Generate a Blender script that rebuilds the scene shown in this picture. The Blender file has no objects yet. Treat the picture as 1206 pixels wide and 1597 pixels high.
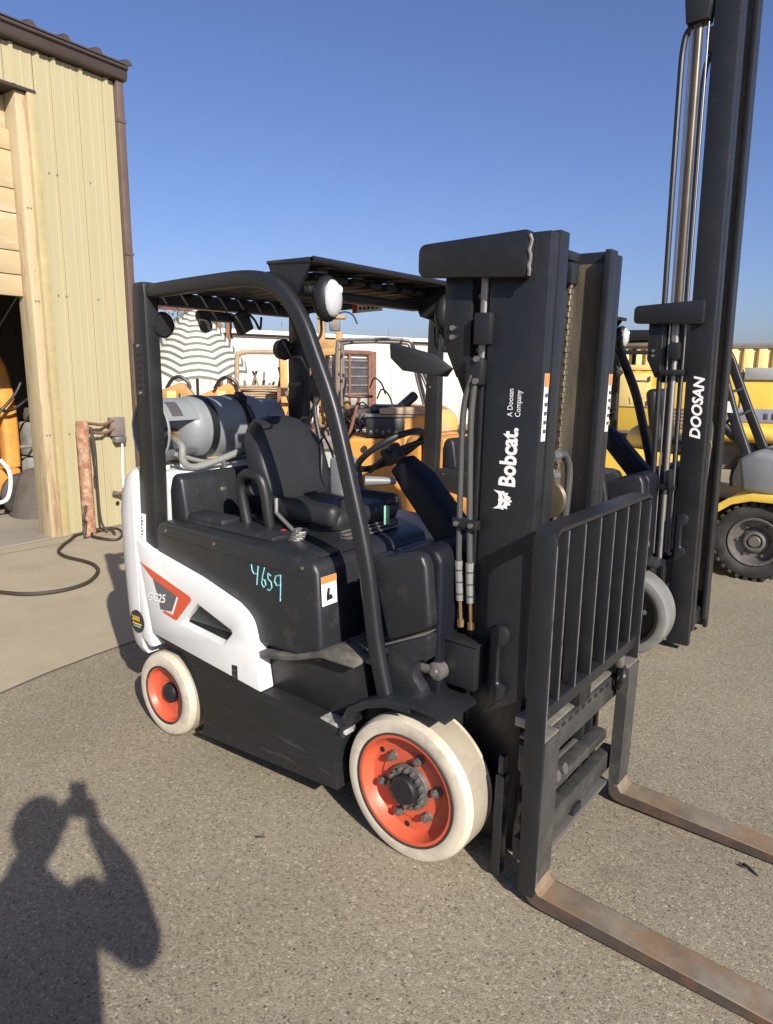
import bpy, bmesh, math, random
from mathutils import Vector, Matrix, noise
R = math.radians
random.seed(7)
SC = bpy.context.scene
COL = SC.collection

# ---------------------------------------------------------------- camera, sky, sun, exposure
CAM = Vector((1.3226, -2.3140, 1.7057))
_yaw, _pit, _rol, _f = 2.2364, -0.1962, 0.0097, 1096.73
_fw = Vector((math.cos(_yaw)*math.cos(_pit), math.sin(_yaw)*math.cos(_pit), math.sin(_pit)))
_r = _fw.cross(Vector((0, 0, 1))).normalized(); _u = _r.cross(_fw)
_r2 = _r*math.cos(_rol) + _u*math.sin(_rol); _u2 = _u*math.cos(_rol) - _r*math.sin(_rol)
cd = bpy.data.cameras.new('camera'); cam = bpy.data.objects.new('camera', cd); COL.objects.link(cam)
cam.matrix_world = Matrix(((_r2.x, _u2.x, -_fw.x, CAM.x), (_r2.y, _u2.y, -_fw.y, CAM.y), (_r2.z, _u2.z, -_fw.z, CAM.z), (0, 0, 0, 1)))
cd.sensor_fit = 'VERTICAL'; cd.sensor_height = 24.0; cd.lens = 24.0*_f/1597.0
cd.clip_start = 0.02; cd.clip_end = 2000
SC.camera = cam

SUN_EL, SUN_AZ = 30.1, -26.3            # azimuth from +X, counter-clockwise
wd = bpy.data.worlds.new('World'); SC.world = wd; wd.use_nodes = True
_nt = wd.node_tree
sky = _nt.nodes.new('ShaderNodeTexSky'); sky.sky_type = 'NISHITA'; sky.sun_disc = False
sky.sun_elevation = R(SUN_EL); sky.sun_rotation = R(90 - SUN_AZ)
sky.altitude = 100; sky.air_density = 1.0; sky.dust_density = 1.5; sky.ozone_density = 3.0
_tint = _nt.nodes.new('ShaderNodeMix'); _tint.data_type = 'RGBA'; _tint.blend_type = 'MULTIPLY'; _tint.inputs['Factor'].default_value = 1
_tint.inputs['B'].default_value = (.95, .965, 1.27, 1)        # one even white-balance tint over the whole sky
_nt.links.new(sky.outputs[0], _tint.inputs['A']); _nt.links.new(_tint.outputs['Result'], _nt.nodes['Background'].inputs[0])
_nt.nodes['Background'].inputs[1].default_value = 0.061
sl = bpy.data.lights.new('sun', 'SUN'); so = bpy.data.objects.new('sun', sl); COL.objects.link(so)
sl.energy = 4.6; sl.angle = R(0.55); sl.color = (1.0, 0.93, 0.82)
_sd = Vector((math.cos(R(SUN_EL))*math.cos(R(SUN_AZ)), math.cos(R(SUN_EL))*math.sin(R(SUN_AZ)), math.sin(R(SUN_EL))))
so.rotation_euler = (-_sd).to_track_quat('-Z', 'Y').to_euler()
so.location = _sd*30
SC.view_settings.view_transform = 'Standard'; SC.view_settings.look = 'None'
SC.view_settings.exposure = 0.75; SC.view_settings.gamma = 1.0
SC.view_settings.use_curve_mapping = False

# ---------------------------------------------------------------- materials
MATS = {}
def mat(name, col, rough=.5, metal=0.0, var=.12, scale=6.0, bump=0.0, bscale=60.0, dirt=None, dirt_amt=0.0, dscale=3.0, coat=0.0, spec=.5, stretch=None):
    """painted / plastic / metal surface: colour with low-frequency variation, optional dirt patches, fine bump"""
    m = bpy.data.materials.new(name); m.use_nodes = True
    nt = m.node_tree; N = nt.nodes; L = nt.links; b = N['Principled BSDF']
    geo = N.new('ShaderNodeNewGeometry')
    src = geo.outputs['Position']
    if stretch:
        mp = N.new('ShaderNodeMapping'); mp.inputs['Scale'].default_value = stretch; L.new(src, mp.inputs['Vector']); src = mp.outputs[0]
    nz = N.new('ShaderNodeTexNoise'); nz.inputs['Scale'].default_value = scale; nz.inputs['Detail'].default_value = 6; nz.inputs['Roughness'].default_value = .65
    L.new(src, nz.inputs['Vector'])
    hs = N.new('ShaderNodeMapRange'); hs.inputs['From Min'].default_value = .3; hs.inputs['From Max'].default_value = .7
    hs.inputs['To Min'].default_value = 1-var; hs.inputs['To Max'].default_value = 1+var
    L.new(nz.outputs['Fac'], hs.inputs['Value'])
    mx = N.new('ShaderNodeMix'); mx.data_type = 'RGBA'; mx.blend_type = 'MULTIPLY'; mx.inputs['Factor'].default_value = 1
    mx.inputs['A'].default_value = (*col, 1)
    L.new(hs.outputs[0], mx.inputs['B']); out = mx.outputs['Result']
    if dirt:
        dz = N.new('ShaderNodeTexNoise'); dz.inputs['Scale'].default_value = dscale; dz.inputs['Detail'].default_value = 8; dz.inputs['Roughness'].default_value = .7
        L.new(src, dz.inputs['Vector'])
        dr = N.new('ShaderNodeMapRange'); dr.inputs['From Min'].default_value = .62-dirt_amt*.35; dr.inputs['From Max'].default_value = .80-dirt_amt*.2
        L.new(dz.outputs['Fac'], dr.inputs['Value'])
        dm = N.new('ShaderNodeMix'); dm.data_type = 'RGBA'; L.new(dr.outputs[0], dm.inputs['Factor']); L.new(out, dm.inputs['A']); dm.inputs['B'].default_value = (*dirt, 1)
        out = dm.outputs['Result']
    L.new(out, b.inputs['Base Color'])
    b.inputs['Metallic'].default_value = metal
    b.inputs['Specular IOR Level'].default_value = spec
    rr = N.new('ShaderNodeMapRange'); rr.inputs['To Min'].default_value = max(.03, rough-.09); rr.inputs['To Max'].default_value = min(1, rough+.09)
    L.new(nz.outputs['Fac'], rr.inputs['Value']); L.new(rr.outputs[0], b.inputs['Roughness'])
    if coat: b.inputs['Coat Weight'].default_value = coat; b.inputs['Coat Roughness'].default_value = .12
    if bump:
        bz = N.new('ShaderNodeTexNoise'); bz.inputs['Scale'].default_value = bscale; bz.inputs['Detail'].default_value = 3; L.new(src, bz.inputs['Vector'])
        bp = N.new('ShaderNodeBump'); bp.inputs['Strength'].default_value = bump; bp.inputs['Distance'].default_value = .004
        L.new(bz.outputs['Fac'], bp.inputs['Height']); L.new(bp.outputs[0], b.inputs['Normal'])
    MATS[name] = m
    return m

DUST = (.20, .18, .15)
mat('dark_paint', (.0145, .015, .0165), .42, var=.15, spec=.4, bump=.06, bscale=180, dirt=(.028, .027, .026), dirt_amt=.35, dscale=5)
mat('mast_paint', (.0145, .0155, .018), .38, var=.10, spec=.42, bump=.05, bscale=220, dirt=(.024, .024, .0235), dirt_amt=.25, dscale=7)
mat('scuffed_paint', (.0145, .0148, .0155), .48, var=.2, spec=.4, bump=.1, bscale=60, dirt=(.060, .058, .054), dirt_amt=.12, dscale=7, stretch=(.5, 1, 6))
mat('hood_plastic', (.0155, .017, .0205), .42, var=.10, spec=.5, bump=.12, bscale=320, dirt=(.045, .043, .040), dirt_amt=.22, dscale=9)
mat('black_plastic', (.012, .0125, .014), .45, var=.15, bump=.1, bscale=300)
mat('black_rubber', (.022, .022, .022), .75, var=.2, bump=.2, bscale=90, dirt=(.07, .065, .06), dirt_amt=.4)
mat('floor_rubber', (.045, .045, .045), .8, var=.25, bump=.3, bscale=200, dirt=(.16, .145, .12), dirt_amt=.6, dscale=8)
mat('step_worn', (.13, .13, .125), .6, var=.35, scale=30, bump=.4, bscale=120, dirt=(.40, .39, .36), dirt_amt=.7, dscale=24)
mat('white_paint', (.66, .67, .665), .35, var=.03, dirt=(.5, .49, .46), dirt_amt=.12, dscale=4, coat=.3)
mat('orange_paint', (.55, .095, .045), .42, var=.10, dirt=(.35, .10, .06), dirt_amt=.3, dscale=14, bump=.05)
mat('label_orange', (.60, .21, .06), .5)
mat('ram_brown', (.10, .082, .06), .35, metal=.4, var=.2)
mat('edge_glint', (.13, .13, .128), .4, metal=.2, var=.3, scale=25, dirt=(.03, .03, .032), dirt_amt=.3, dscale=12)  # pale colour standing in for bright reflections on the backrest's front edges
mat('worn_black', (.040, .040, .039), .45, var=.2, bump=.1, bscale=120, dirt=(.085, .078, .065), dirt_amt=.4, dscale=9)
mat('old_ochre', (.40, .235, .075), .65, var=.2, scale=7, dirt=(.22, .12, .06), dirt_amt=.5, dscale=7)
mat('orange_decal', (.58, .085, .035), .4, var=.04)
mat('grey_decal', (.10, .10, .11), .4, var=.1)
mat('white_decal', (.78, .78, .77), .45, var=.04)
mat('black_decal', (.02, .02, .02), .4)
mat('yellow_decal', (.70, .42, .06), .5)
mat('teal_chalk', (.17, .42, .46), .8, var=.35, scale=60)
mat('red_plastic', (.45, .03, .03), .4)
mat('tread_rubber', (.30, .265, .20), .75, var=.15, scale=5, bump=.2, bscale=40, dirt=(.17, .15, .12), dirt_amt=.4, dscale=5)
mat('navy_plastic', (.007, .008, .013), .5, var=.1, spec=.25)
mat('cream_rubber', (.53, .48, .38), .72, var=.10, scale=4, bump=.15, bscale=45, dirt=(.30, .265, .205), dirt_amt=.42, dscale=6)
mat('grey_rubber', (.14, .14, .135), .75, var=.1, bump=.1, dirt=(.25, .24, .22), dirt_amt=.4)
mat('seat_vinyl', (.016, .0168, .0185), .46, var=.08, bump=.25, bscale=420)
mat('steel', (.36, .35, .34), .42, metal=.9, var=.1)
mat('dull_steel', (.30, .29, .28), .5, metal=.8, var=.2, dirt=(.18, .13, .09), dirt_amt=.3)
mat('chrome', (.75, .74, .73), .12, metal=1, var=.03)
mat('greasy_steel', (.15, .125, .09), .34, metal=.15, var=.25, dirt=(.04, .035, .03), dirt_amt=.4, dscale=10, stretch=(1, 1, .15))
mat('chain_steel', (.16, .13, .09), .45, metal=.6, var=.2)
mat('bolt_steel', (.19, .18, .17), .5, metal=.6, var=.2, dirt=(.12, .09, .07), dirt_amt=.4, dscale=40)
mat('fork_steel', (.205, .172, .128), .55, metal=.2, var=.35, scale=7, bump=.2, bscale=60, dirt=(.25, .135, .055), dirt_amt=.55, dscale=6)
mat('fork_side', (.055, .045, .038), .6, var=.3, scale=8, dirt=(.13, .07, .035), dirt_amt=.5, dscale=10)
mat('worn_edge', (.17, .16, .14), .5, metal=.2, var=.3, scale=30)
mat('tank_grey', (.20, .218, .23), .42, var=.05, bump=.04, dirt=(.25, .25, .25), dirt_amt=.2)
mat('hose_grey', (.055, .055, .053), .55, var=.12, bump=.1)
mat('sleeve_grey', (.18, .18, .17), .6, var=.15)
mat('brass', (.30, .20, .09), .45, metal=.7)
mat('lens_glass', (.42, .43, .45), .12, var=.02, coat=.6)
mat('dark_glass', (.02, .025, .035), .08, var=.05, coat=.6)
mat('pod_grey', (.16, .17, .175), .45, var=.06)
mat('green_tag', (.25, .55, .36), .5)

def asphalt():
    m = bpy.data.materials.new('asphalt'); m.use_nodes = True
    nt = m.node_tree; N = nt.nodes; L = nt.links; b = N['Principled BSDF']
    g = N.new('ShaderNodeNewGeometry')
    def vor(s):
        v = N.new('ShaderNodeTexVoronoi'); v.inputs['Scale'].default_value = s; L.new(g.outputs['Position'], v.inputs['Vector']); return v
    v1 = vor(128); v2 = vor(300); v3 = vor(85)
    cr = N.new('ShaderNodeValToRGB'); e = cr.color_ramp.elements
    e[0].position = 0; e[0].color = (0.082, 0.068, 0.046, 1); e[1].position = 1; e[1].color = (0.483, 0.448, 0.347, 1)
    for p, c in ((.10, (0.126, 0.106, 0.073, 1)), (.22, (0.208, 0.179, 0.129, 1)), (.60, (0.242, 0.211, 0.152, 1)), (.88, (0.285, 0.251, 0.185, 1)), (.95, (0.348, 0.319, 0.241, 1))):
        k = e.new(p); k.color = c
    sp = N.new('ShaderNodeSeparateColor'); L.new(v1.outputs['Color'], sp.inputs[0]); L.new(sp.outputs[0], cr.inputs[0])
    cr2 = N.new('ShaderNodeValToRGB'); e = cr2.color_ramp.elements
    e[0].color = (0.160, 0.136, 0.096, 1); e[1].color = (0.299, 0.264, 0.193, 1)
    sp2 = N.new('ShaderNodeSeparateColor'); L.new(v2.outputs['Color'], sp2.inputs[0]); L.new(sp2.outputs[1], cr2.inputs[0])
    mx = N.new('ShaderNodeMix'); mx.data_type = 'RGBA'; mx.inputs['Factor'].default_value = .45
    L.new(cr.outputs[0], mx.inputs['A']); L.new(cr2.outputs[0], mx.inputs['B'])
    sp3 = N.new('ShaderNodeSeparateColor'); L.new(v3.outputs['Color'], sp3.inputs[0])
    pit = N.new('ShaderNodeMapRange'); pit.inputs['From Min'].default_value = .965; pit.inputs['From Max'].default_value = .975; L.new(sp3.outputs[1], pit.inputs['Value'])
    rd = N.new('ShaderNodeMapRange'); rd.inputs['From Min'].default_value = .42; rd.inputs['From Max'].default_value = .30; L.new(v3.outputs['Distance'], rd.inputs['Value'])
    pm = N.new('ShaderNodeMath'); pm.operation = 'MULTIPLY'; L.new(pit.outputs[0], pm.inputs[0]); L.new(rd.outputs[0], pm.inputs[1])
    px = N.new('ShaderNodeMix'); px.data_type = 'RGBA'; L.new(pm.outputs[0], px.inputs['Factor']); L.new(mx.outputs['Result'], px.inputs['A']); px.inputs['B'].default_value = (0.072, 0.059, 0.040, 1); mx = px
    big = N.new('ShaderNodeTexNoise'); big.inputs['Scale'].default_value = .7; big.inputs['Detail'].default_value = 7; L.new(g.outputs['Position'], big.inputs['Vector'])
    br = N.new('ShaderNodeMapRange'); br.inputs['From Min'].default_value = .3; br.inputs['From Max'].default_value = .7; br.inputs['To Min'].default_value = .84; br.inputs['To Max'].default_value = 1.14
    L.new(big.outputs['Fac'], br.inputs['Value'])
    mm = N.new('ShaderNodeMix'); mm.data_type = 'RGBA'; mm.blend_type = 'MULTIPLY'; mm.inputs['Factor'].default_value = 1
    L.new(mx.outputs['Result'], mm.inputs['A']); L.new(br.outputs[0], mm.inputs['B'])
    # dark oil spots
    ol = N.new('ShaderNodeTexNoise'); ol.inputs['Scale'].default_value = 2.3; ol.inputs['Detail'].default_value = 4; L.new(g.outputs['Position'], ol.inputs['Vector'])
    orr = N.new('ShaderNodeMapRange'); orr.inputs['From Min'].default_value = .66; orr.inputs['From Max'].default_value = .78; orr.inputs['To Max'].default_value = .35; L.new(ol.outputs['Fac'], orr.inputs['Value'])
    om = N.new('ShaderNodeMix'); om.data_type = 'RGBA'; L.new(orr.outputs[0], om.inputs['Factor']); L.new(mm.outputs['Result'], om.inputs['A']); om.inputs['B'].default_value = (0.087, 0.080, 0.063, 1)
    L.new(om.outputs['Result'], b.inputs['Base Color']); b.inputs['Roughness'].default_value = .85
    b.inputs['Specular IOR Level'].default_value = .3
    bp = N.new('ShaderNodeBump'); bp.inputs['Strength'].default_value = .35; bp.inputs['Distance'].default_value = .0035
    ad = N.new('ShaderNodeMath'); ad.operation = 'ADD'; L.new(v1.outputs['Distance'], ad.inputs[0]); L.new(v2.outputs['Distance'], ad.inputs[1])
    iv = N.new('ShaderNodeMath'); iv.operation = 'MULTIPLY'; iv.inputs[1].default_value = -1; L.new(ad.outputs[0], iv.inputs[0])
    L.new(iv.outputs[0], bp.inputs['Height']); L.new(bp.outputs[0], b.inputs['Normal'])
    MATS['asphalt'] = m
asphalt()
mat('concrete', (.32, .275, .195), .85, var=.08, scale=1.6, bump=.25, bscale=110, dirt=(.25, .21, .15), dirt_amt=.25, dscale=1.3)
mat('indoor_concrete', (.26, .23, .19), .8, var=.15, scale=1.5, bump=.1)
mat('yellow_sheet', (.362, .322, .195), .42, var=.03, scale=1.5, dirt=(.30, .25, .14), dirt_amt=.10, dscale=3, stretch=(3, 3, .35))
mat('roof_trim', (.058, .042, .036), .5, var=.12)
mat('brown_trim', (.10, .068, .056), .5, var=.12)
mat('roof_sheet', (.19, .15, .13), .5, var=.15)
mat('jamb_wood', (.40, .33, .205), .7, var=.05, scale=5, stretch=(4, 4, .5), dirt=(.20, .08, .04), dirt_amt=.30, dscale=2.2, bump=.2, bscale=30)
mat('door_wood', (.43, .34, .20), .6, var=.05, scale=4, stretch=(1, .8, 5), dirt=(.62, .56, .44), dirt_amt=.28, dscale=1.6)
mat('trim_olive', (.36, .30, .16), .5, var=.12)
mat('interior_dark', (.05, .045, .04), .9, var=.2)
mat('rusty_pipe', (.24, .10, .06), .75, var=.35, scale=12, bump=.4, bscale=50, dirt=(.48, .36, .23), dirt_amt=.55, dscale=16)
mat('box_grey', (.16, .135, .125), .6, var=.15)
mat('hose_black', (.035, .028, .02), .6, var=.2)
mat('machine_orange', (.62, .27, .045), .55, var=.15, scale=7, dirt=(.35, .19, .09), dirt_amt=.5, dscale=6)
mat('machine_yellow', (.66, .45, .07), .5, var=.08, dirt=(.45, .32, .12), dirt_amt=.35, dscale=4)
mat('straw_yellow', (.68, .52, .20), .5, var=.06, dirt=(.5, .4, .2), dirt_amt=.25)
mat('rust_brown', (.20, .09, .055), .8, var=.3, scale=9, bump=.3, dirt=(.09, .06, .045), dirt_amt=.5)
mat('white_wall', (.50, .49, .465), .6, var=.04, scale=1.2, dirt=(.58, .55, .48), dirt_amt=.3, dscale=1.2)
mat('grey_junk', (.15, .14, .13), .6, var=.35, scale=14, dirt=(.28, .2, .14), dirt_amt=.4, dscale=9)
mat('pale_machine', (.36, .37, .36), .5, var=.15, dirt=(.16, .14, .12), dirt_amt=.5)
mat('window_dark', (.07, .065, .07), .3, var=.3, scale=3)
mat('lumber', (.34, .25, .16), .8, var=.25, scale=9)
mat('leaf', (.075, .10, .03), .6, var=.4, scale=6)
mat('teal_paint', (.03, .25, .21), .45, var=.1)
mat('lilac_stripe', (.24, .25, .33), .5, var=.15, scale=8)
mat('maroon', (.13, .05, .05), .7, var=.25)
mat('canvas_white', (.55, .54, .50), .8, var=.05)
mat('canvas_stripe', (.13, .14, .11), .8, var=.15)
mat('dark_tarp', (.09, .075, .065), .85, var=.25, bump=.5, bscale=14)
mat('skin', (.46, .27, .19), .5, var=.05)
mat('jacket', (.05, .06, .09), .85, var=.15, bump=.3, bscale=200)
mat('jeans', (.06, .08, .15), .85, var=.15, bump=.3, bscale=250)
mat('hair', (.03, .022, .016), .6, var=.2, bump=.6, bscale=120)
mat('phone_black', (.012, .012, .014), .2)
M = MATS

# ---------------------------------------------------------------- mesh builder
class MB:
    """collects shapes into one bmesh, built as ONE mesh object"""
    def __init__(self, T=None): self.bm = bmesh.new(); self.T = T
    def _done(self, vs, mtx=None):
        if mtx is not None:
            for v in vs: v.co = mtx @ v.co
        return vs
    def box(self, c, s, bev=0.0, rot=None, seg=2):
        bm = self.bm
        g = bmesh.ops.create_cube(bm, size=1.0); vs = g['verts']
        for v in vs: v.co = Vector((v.co.x*s[0], v.co.y*s[1], v.co.z*s[2]))
        if bev > 0:
            es = list({e for v in vs for e in v.link_edges})
            b = min(bev, min(s)*.45)
            r = bmesh.ops.bevel(bm, geom=es, offset=b, segments=seg, affect='EDGES', profile=.5)
            vs = list({v for f in r['faces'] for v in f.verts} | {v for v in vs if v.is_valid})
        m = Matrix.Translation(c)
        if rot is not None: m = m @ (rot.to_4x4() if isinstance(rot, Matrix) else rot)
        self._done(vs, m); return self
    def b2(self, x0, x1, y0, y1, z0, z1, bev=0.0, seg=2):
        return self.box(((x0+x1)/2, (y0+y1)/2, (z0+z1)/2), (abs(x1-x0), abs(y1-y0), abs(z1-z0)), bev, None, seg)
    def prism(self, poly, axis, a, b, holes=(), bev=0.0, seg=2):
        """polygon in the plane across axis, from a to b along it: 'y' -> (x,z), 'x' -> (y,z), 'z' -> (x,y)"""
        bm = self.bm
        def P(p, t):
            return Vector((p[0], t, p[1])) if axis == 'y' else Vector((t, p[0], p[1])) if axis == 'x' else Vector((p[0], p[1], t))
        allv = []; edges = []
        for loop in [poly]+list(holes):
            vs = [bm.verts.new(P(p, a)) for p in loop]; allv += vs
            edges += [bm.edges.new((vs[i], vs[(i+1) % len(vs)])) for i in range(len(vs))]
        if holes:
            fs = [f for f in bmesh.ops.triangle_fill(bm, edges=edges, use_beauty=True)['geom'] if isinstance(f, bmesh.types.BMFace)]
        else:
            fs = [bm.faces.new(allv)]
        r = bmesh.ops.extrude_face_region(bm, geom=fs)
        nv = [v for v in r['geom'] if isinstance(v, bmesh.types.BMVert)]
        d = P((0, 0), b)-P((0, 0), a)
        for v in nv: v.co += d
        vs = allv+nv
        fall = list({f for v in vs for f in v.link_faces})
        bmesh.ops.recalc_face_normals(bm, faces=fall)
        if bev > 0:
            es = [e for e in {e for v in vs for e in v.link_edges} if len(e.link_faces) == 2 and e.calc_face_angle(0) > R(28)]
            r = bmesh.ops.bevel(bm, geom=es, offset=bev, segments=seg, affect='EDGES', profile=.5, clamp_overlap=True)
        return self
    def ring_skin(self, rings, closed_ring=True, caps=True, closed_path=False):
        bm = self.bm
        V = [[bm.verts.new(p) for p in r] for r in rings]
        n = len(V[0]); m = len(V)
        for i in range(m if closed_path else m-1):
            A, B = V[i], V[(i+1) % m]
            for j in range(n if closed_ring else n-1):
                bm.faces.new((A[j], A[(j+1) % n], B[(j+1) % n], B[j]))
        if caps and not closed_path and closed_ring:
            bm.faces.new(list(reversed(V[0]))); bm.faces.new(V[-1])
        return self
    def sweep(self, path, section, side=(0, 1, 0), closed=False, caps=True, scale=None):
        """section points (a along side, b along normal)"""
        path = [Vector(p) for p in path]; side = Vector(side); rings = []; n = len(path)
        for i, p in enumerate(path):
            if closed: t = path[(i+1) % n]-path[i-1]
            else: t = path[min(i+1, n-1)]-path[max(i-1, 0)]
            t.normalize(); s = (side-t*side.dot(t)).normalized(); nn = s.cross(t)
            k = scale[i] if scale else 1
            rings.append([p+s*a*k+nn*b*k for a, b in section])
        return self.ring_skin(rings, True, caps, closed)
    def tube(self, path, r, n=10, closed=False, caps=True):
        path = [Vector(p) for p in path]; N = len(path)
        rs = r if isinstance(r, (list, tuple)) else [r]*N
        ref = None; rings = []
        for i, p in enumerate(path):
            t = (path[(i+1) % N]-path[i-1]) if closed else (path[min(i+1, N-1)]-path[max(i-1, 0)])
            if t.length < 1e-9: t = Vector((0, 0, 1))
            t.normalize()
            if ref is None:
                ref = Vector((0, 0, 1)) if abs(t.z) < .9 else Vector((1, 0, 0))
            s = (ref-t*ref.dot(t))
            if s.length < 1e-6: s = t.orthogonal()
            s.normalize(); ref = s; q = t.cross(s)
            rings.append([p+(s*math.cos(2*math.pi*k/n)+q*math.sin(2*math.pi*k/n))*rs[i] for k in range(n)])
        return self.ring_skin(rings, True, caps, closed)
    def lathe(self, prof, o=(0, 0, 0), axis='y', n=48, a0=0.0, a1=2*math.pi, flip=1):
        """profile [(r, h)] turned about the axis through o"""
        o = Vector(o); full = abs(a1-a0) > 2*math.pi-1e-4
        def P(r, h, a):
            c, s = r*math.cos(a), r*math.sin(a); h = h*flip
            return o+(Vector((c, h, s)) if axis == 'y' else Vector((h, c, s)) if axis == 'x' else Vector((c, s, h)))
        k = n if full else n+1
        bm = self.bm; rows = []
        for r, h in prof:
            if r < 1e-6: rows.append([bm.verts.new(P(0, h, 0))])
            else: rows.append([bm.verts.new(P(r, h, a0+(a1-a0)*i/n)) for i in range(k)])
        fs = []
        for A, B in zip(rows, rows[1:]):
            for j in range(n):
                j2 = (j+1) % k if full else j+1
                a = [A[0]] if len(A) == 1 else [A[j], A[j2]]
                b = [B[0]] if len(B) == 1 else [B[j2], B[j]]
                vs = a+b
                if len(vs) >= 3: fs.append(bm.faces.new(vs))
        bmesh.ops.recalc_face_normals(bm, faces=fs)
        return self
    def cyl(self, a, b, r, n=16, r2=None):
        return self.tube([a, b], [r, r if r2 is None else r2], n)
    def ball(self, c, r, n=16, s=(1, 1, 1), rot=None):
        g = bmesh.ops.create_uvsphere(self.bm, u_segments=n, v_segments=max(6, n//2), radius=1)
        m = Matrix.Translation(c)
        if rot is not None: m = m @ rot.to_4x4()
        self._done(g['verts'], m @ Matrix.Diagonal((r*s[0], r*s[1], r*s[2], 1))); return self
    def poly(self, pts):
        self.bm.faces.new([self.bm.verts.new(p) for p in pts]); return self
    def build(self, name, material, parent=None, smooth=35, loc=None, **props):
        bm = self.bm
        if self.T is not None: bmesh.ops.transform(bm, matrix=self.T, verts=bm.verts)
        me = bpy.data.meshes.new(name); bm.to_mesh(me); bm.free()
        me.materials.append(M[material] if isinstance(material, str) else material)
        if smooth:
            me.shade_smooth(); me.set_sharp_from_angle(angle=R(smooth))
        o = bpy.data.objects.new(name, me); COL.objects.link(o)
        if parent is not None: o.parent = parent
        if loc is not None: o.location = loc
        for k, v in props.items(): o[k] = v
        return o

def thing(name, label, cat, loc=(0, 0, 0), rotz=0.0, group=None):
    o = bpy.data.objects.new(name, None); COL.objects.link(o); o.empty_display_size = .2
    o.location = loc; o.rotation_euler = (0, 0, rotz); o['label'] = label; o['category'] = cat
    if group: o['group'] = group
    return o
def tag(o, label, cat, group=None):
    o['label'] = label; o['category'] = cat
    if group: o['group'] = group
    return o
def place(o, name, parent, loc=None):
    """a further object that shares mesh data"""
    c = o.copy(); COL.objects.link(c); c.name = name; c.parent = parent
    if loc is not None: c.location = loc
    return c
def rrect(w, h, r, k=3):
    """rounded rectangle section"""
    out = []
    for cx, cy, a in ((w/2-r, h/2-r, 0), (-w/2+r, h/2-r, 90), (-w/2+r, -h/2+r, 180), (w/2-r, -h/2+r, 270)):
        for i in range(k+1):
            t = R(a+90*i/k); out.append((cx+r*math.cos(t), cy+r*math.sin(t)))
    return out
def smooth_path(pts, k=8):
    """Catmull-Rom through the points"""
    P = [Vector(p) for p in pts]; out = []
    for i in range(len(P)-1):
        p0 = P[i-1] if i else P[0]*2-P[1]; p1, p2 = P[i], P[i+1]; p3 = P[i+2] if i+2 < len(P) else P[-1]*2-P[-2]
        for j in range(k):
            t = j/k
            out.append(.5*((2*p1)+(p2-p0)*t+(2*p0-5*p1+4*p2-p3)*t*t+(3*p1-p0-3*p2+p3)*t**3))
    out.append(P[-1]); return out
def round_corner(pts, idx, r, k=5):
    """replace polygon corner idx by an arc-like curve"""
    p = [Vector((*q, 0)) for q in pts]; a, b, c = p[idx-1], p[idx], p[(idx+1) % len(p)]
    s = b+(a-b).normalized()*r; e = b+(c-b).normalized()*r
    arc = [(s*(1-t)**2+b*2*t*(1-t)+e*t*t) for t in [i/k for i in range(k+1)]]
    return [tuple(q) for q in pts[:idx]]+[(v.x, v.y) for v in arc]+[tuple(q) for q in pts[idx+1:]]
def lettering(s, size, o, d, up, material, parent, name='lettering', bold=0.0, sx=1.0, shear=0.0, align='LEFT', lift=0.0, T=None):
    cu = bpy.data.curves.new('t', 'FONT'); cu.body = s; cu.size = size; cu.offset = bold*size; cu.shear = shear; cu.align_x = align; cu.resolution_u = 3
    ob = bpy.data.objects.new('t', cu); me0 = ob.to_mesh()
    o = Vector(o); d = Vector(d).normalized(); up = Vector(up).normalized(); n = d.cross(up)
    vs = [o+d*(v.co.x*sx)+up*v.co.y+n*lift for v in me0.vertices]; fs = [tuple(p.vertices) for p in me0.polygons]
    ob.to_mesh_clear(); bpy.data.objects.remove(ob); bpy.data.curves.remove(cu)
    mb = MB(T); bv = [mb.bm.verts.new(v) for v in vs]
    for f in fs:
        try: mb.bm.faces.new([bv[i] for i in f])
        except ValueError: pass
    return mb.build(name, material, parent, smooth=0)
def flat(poly, o, d, up, material, parent, name, holes=(), thick=.0015, T=None):
    """thin plate drawn in (u along d, v along up), standing proud of the surface by thick"""
    o = Vector(o); d = Vector(d).normalized(); up = Vector(up).normalized(); n = d.cross(up)
    mb = MB(); mb.prism(poly, 'z', 0, thick, holes=holes)
    Mx = Matrix(((d.x, up.x, n.x, o.x), (d.y, up.y, n.y, o.y), (d.z, up.z, n.z, o.z), (0, 0, 0, 1)))
    mb.T = (T @ Mx) if T is not None else Mx
    return mb.build(name, material, parent, smooth=0)
def rect(w, h): return [(0, 0), (w, 0), (w, h), (0, h)]
# ---------------------------------------------------------------- ground
def sheet(name, poly, z, material):
    mb = MB(); mb.poly([(x, y, z) for x, y in poly]); o = mb.build(name, material, None, smooth=0); o['kind'] = 'structure'; return o
sheet('asphalt_yard', [(-300, -300), (300, -300), (300, 300), (-300, 300)], 0.0, 'asphalt')
_edge = [(-2.30, -9.0), (-2.42, -1.6), (-2.46, -.83), (-2.52, -.55), (-2.55, -.30), (-2.58, .1), (-2.60, .8), (-2.66, 2.5), (-2.7, 8.0)]
sheet('concrete_apron', [(-5.40, -9.0)]+_edge+[(-5.42, 8.0)], .004, 'concrete')
sheet('concrete_apron', [(-5.60, -9.0), (-5.412, -9.0), (-5.432, 8.0), (-5.68, 8.0)], .004, 'concrete')

_j = [(x+.004, y) for x, y in _edge]; _k = [(x+.016, y) for x, y in _edge]
sheet('slab_joint', _j+_k[::-1], .005, 'dark_tarp')
# ---------------------------------------------------------------- yellow metal building
TH = R(93); WA = Vector((-5.723, 1.256, 0)); WU = Vector((math.cos(TH), math.sin(TH), 0)); WN = Vector((WU.y, -WU.x, 0))
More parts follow.
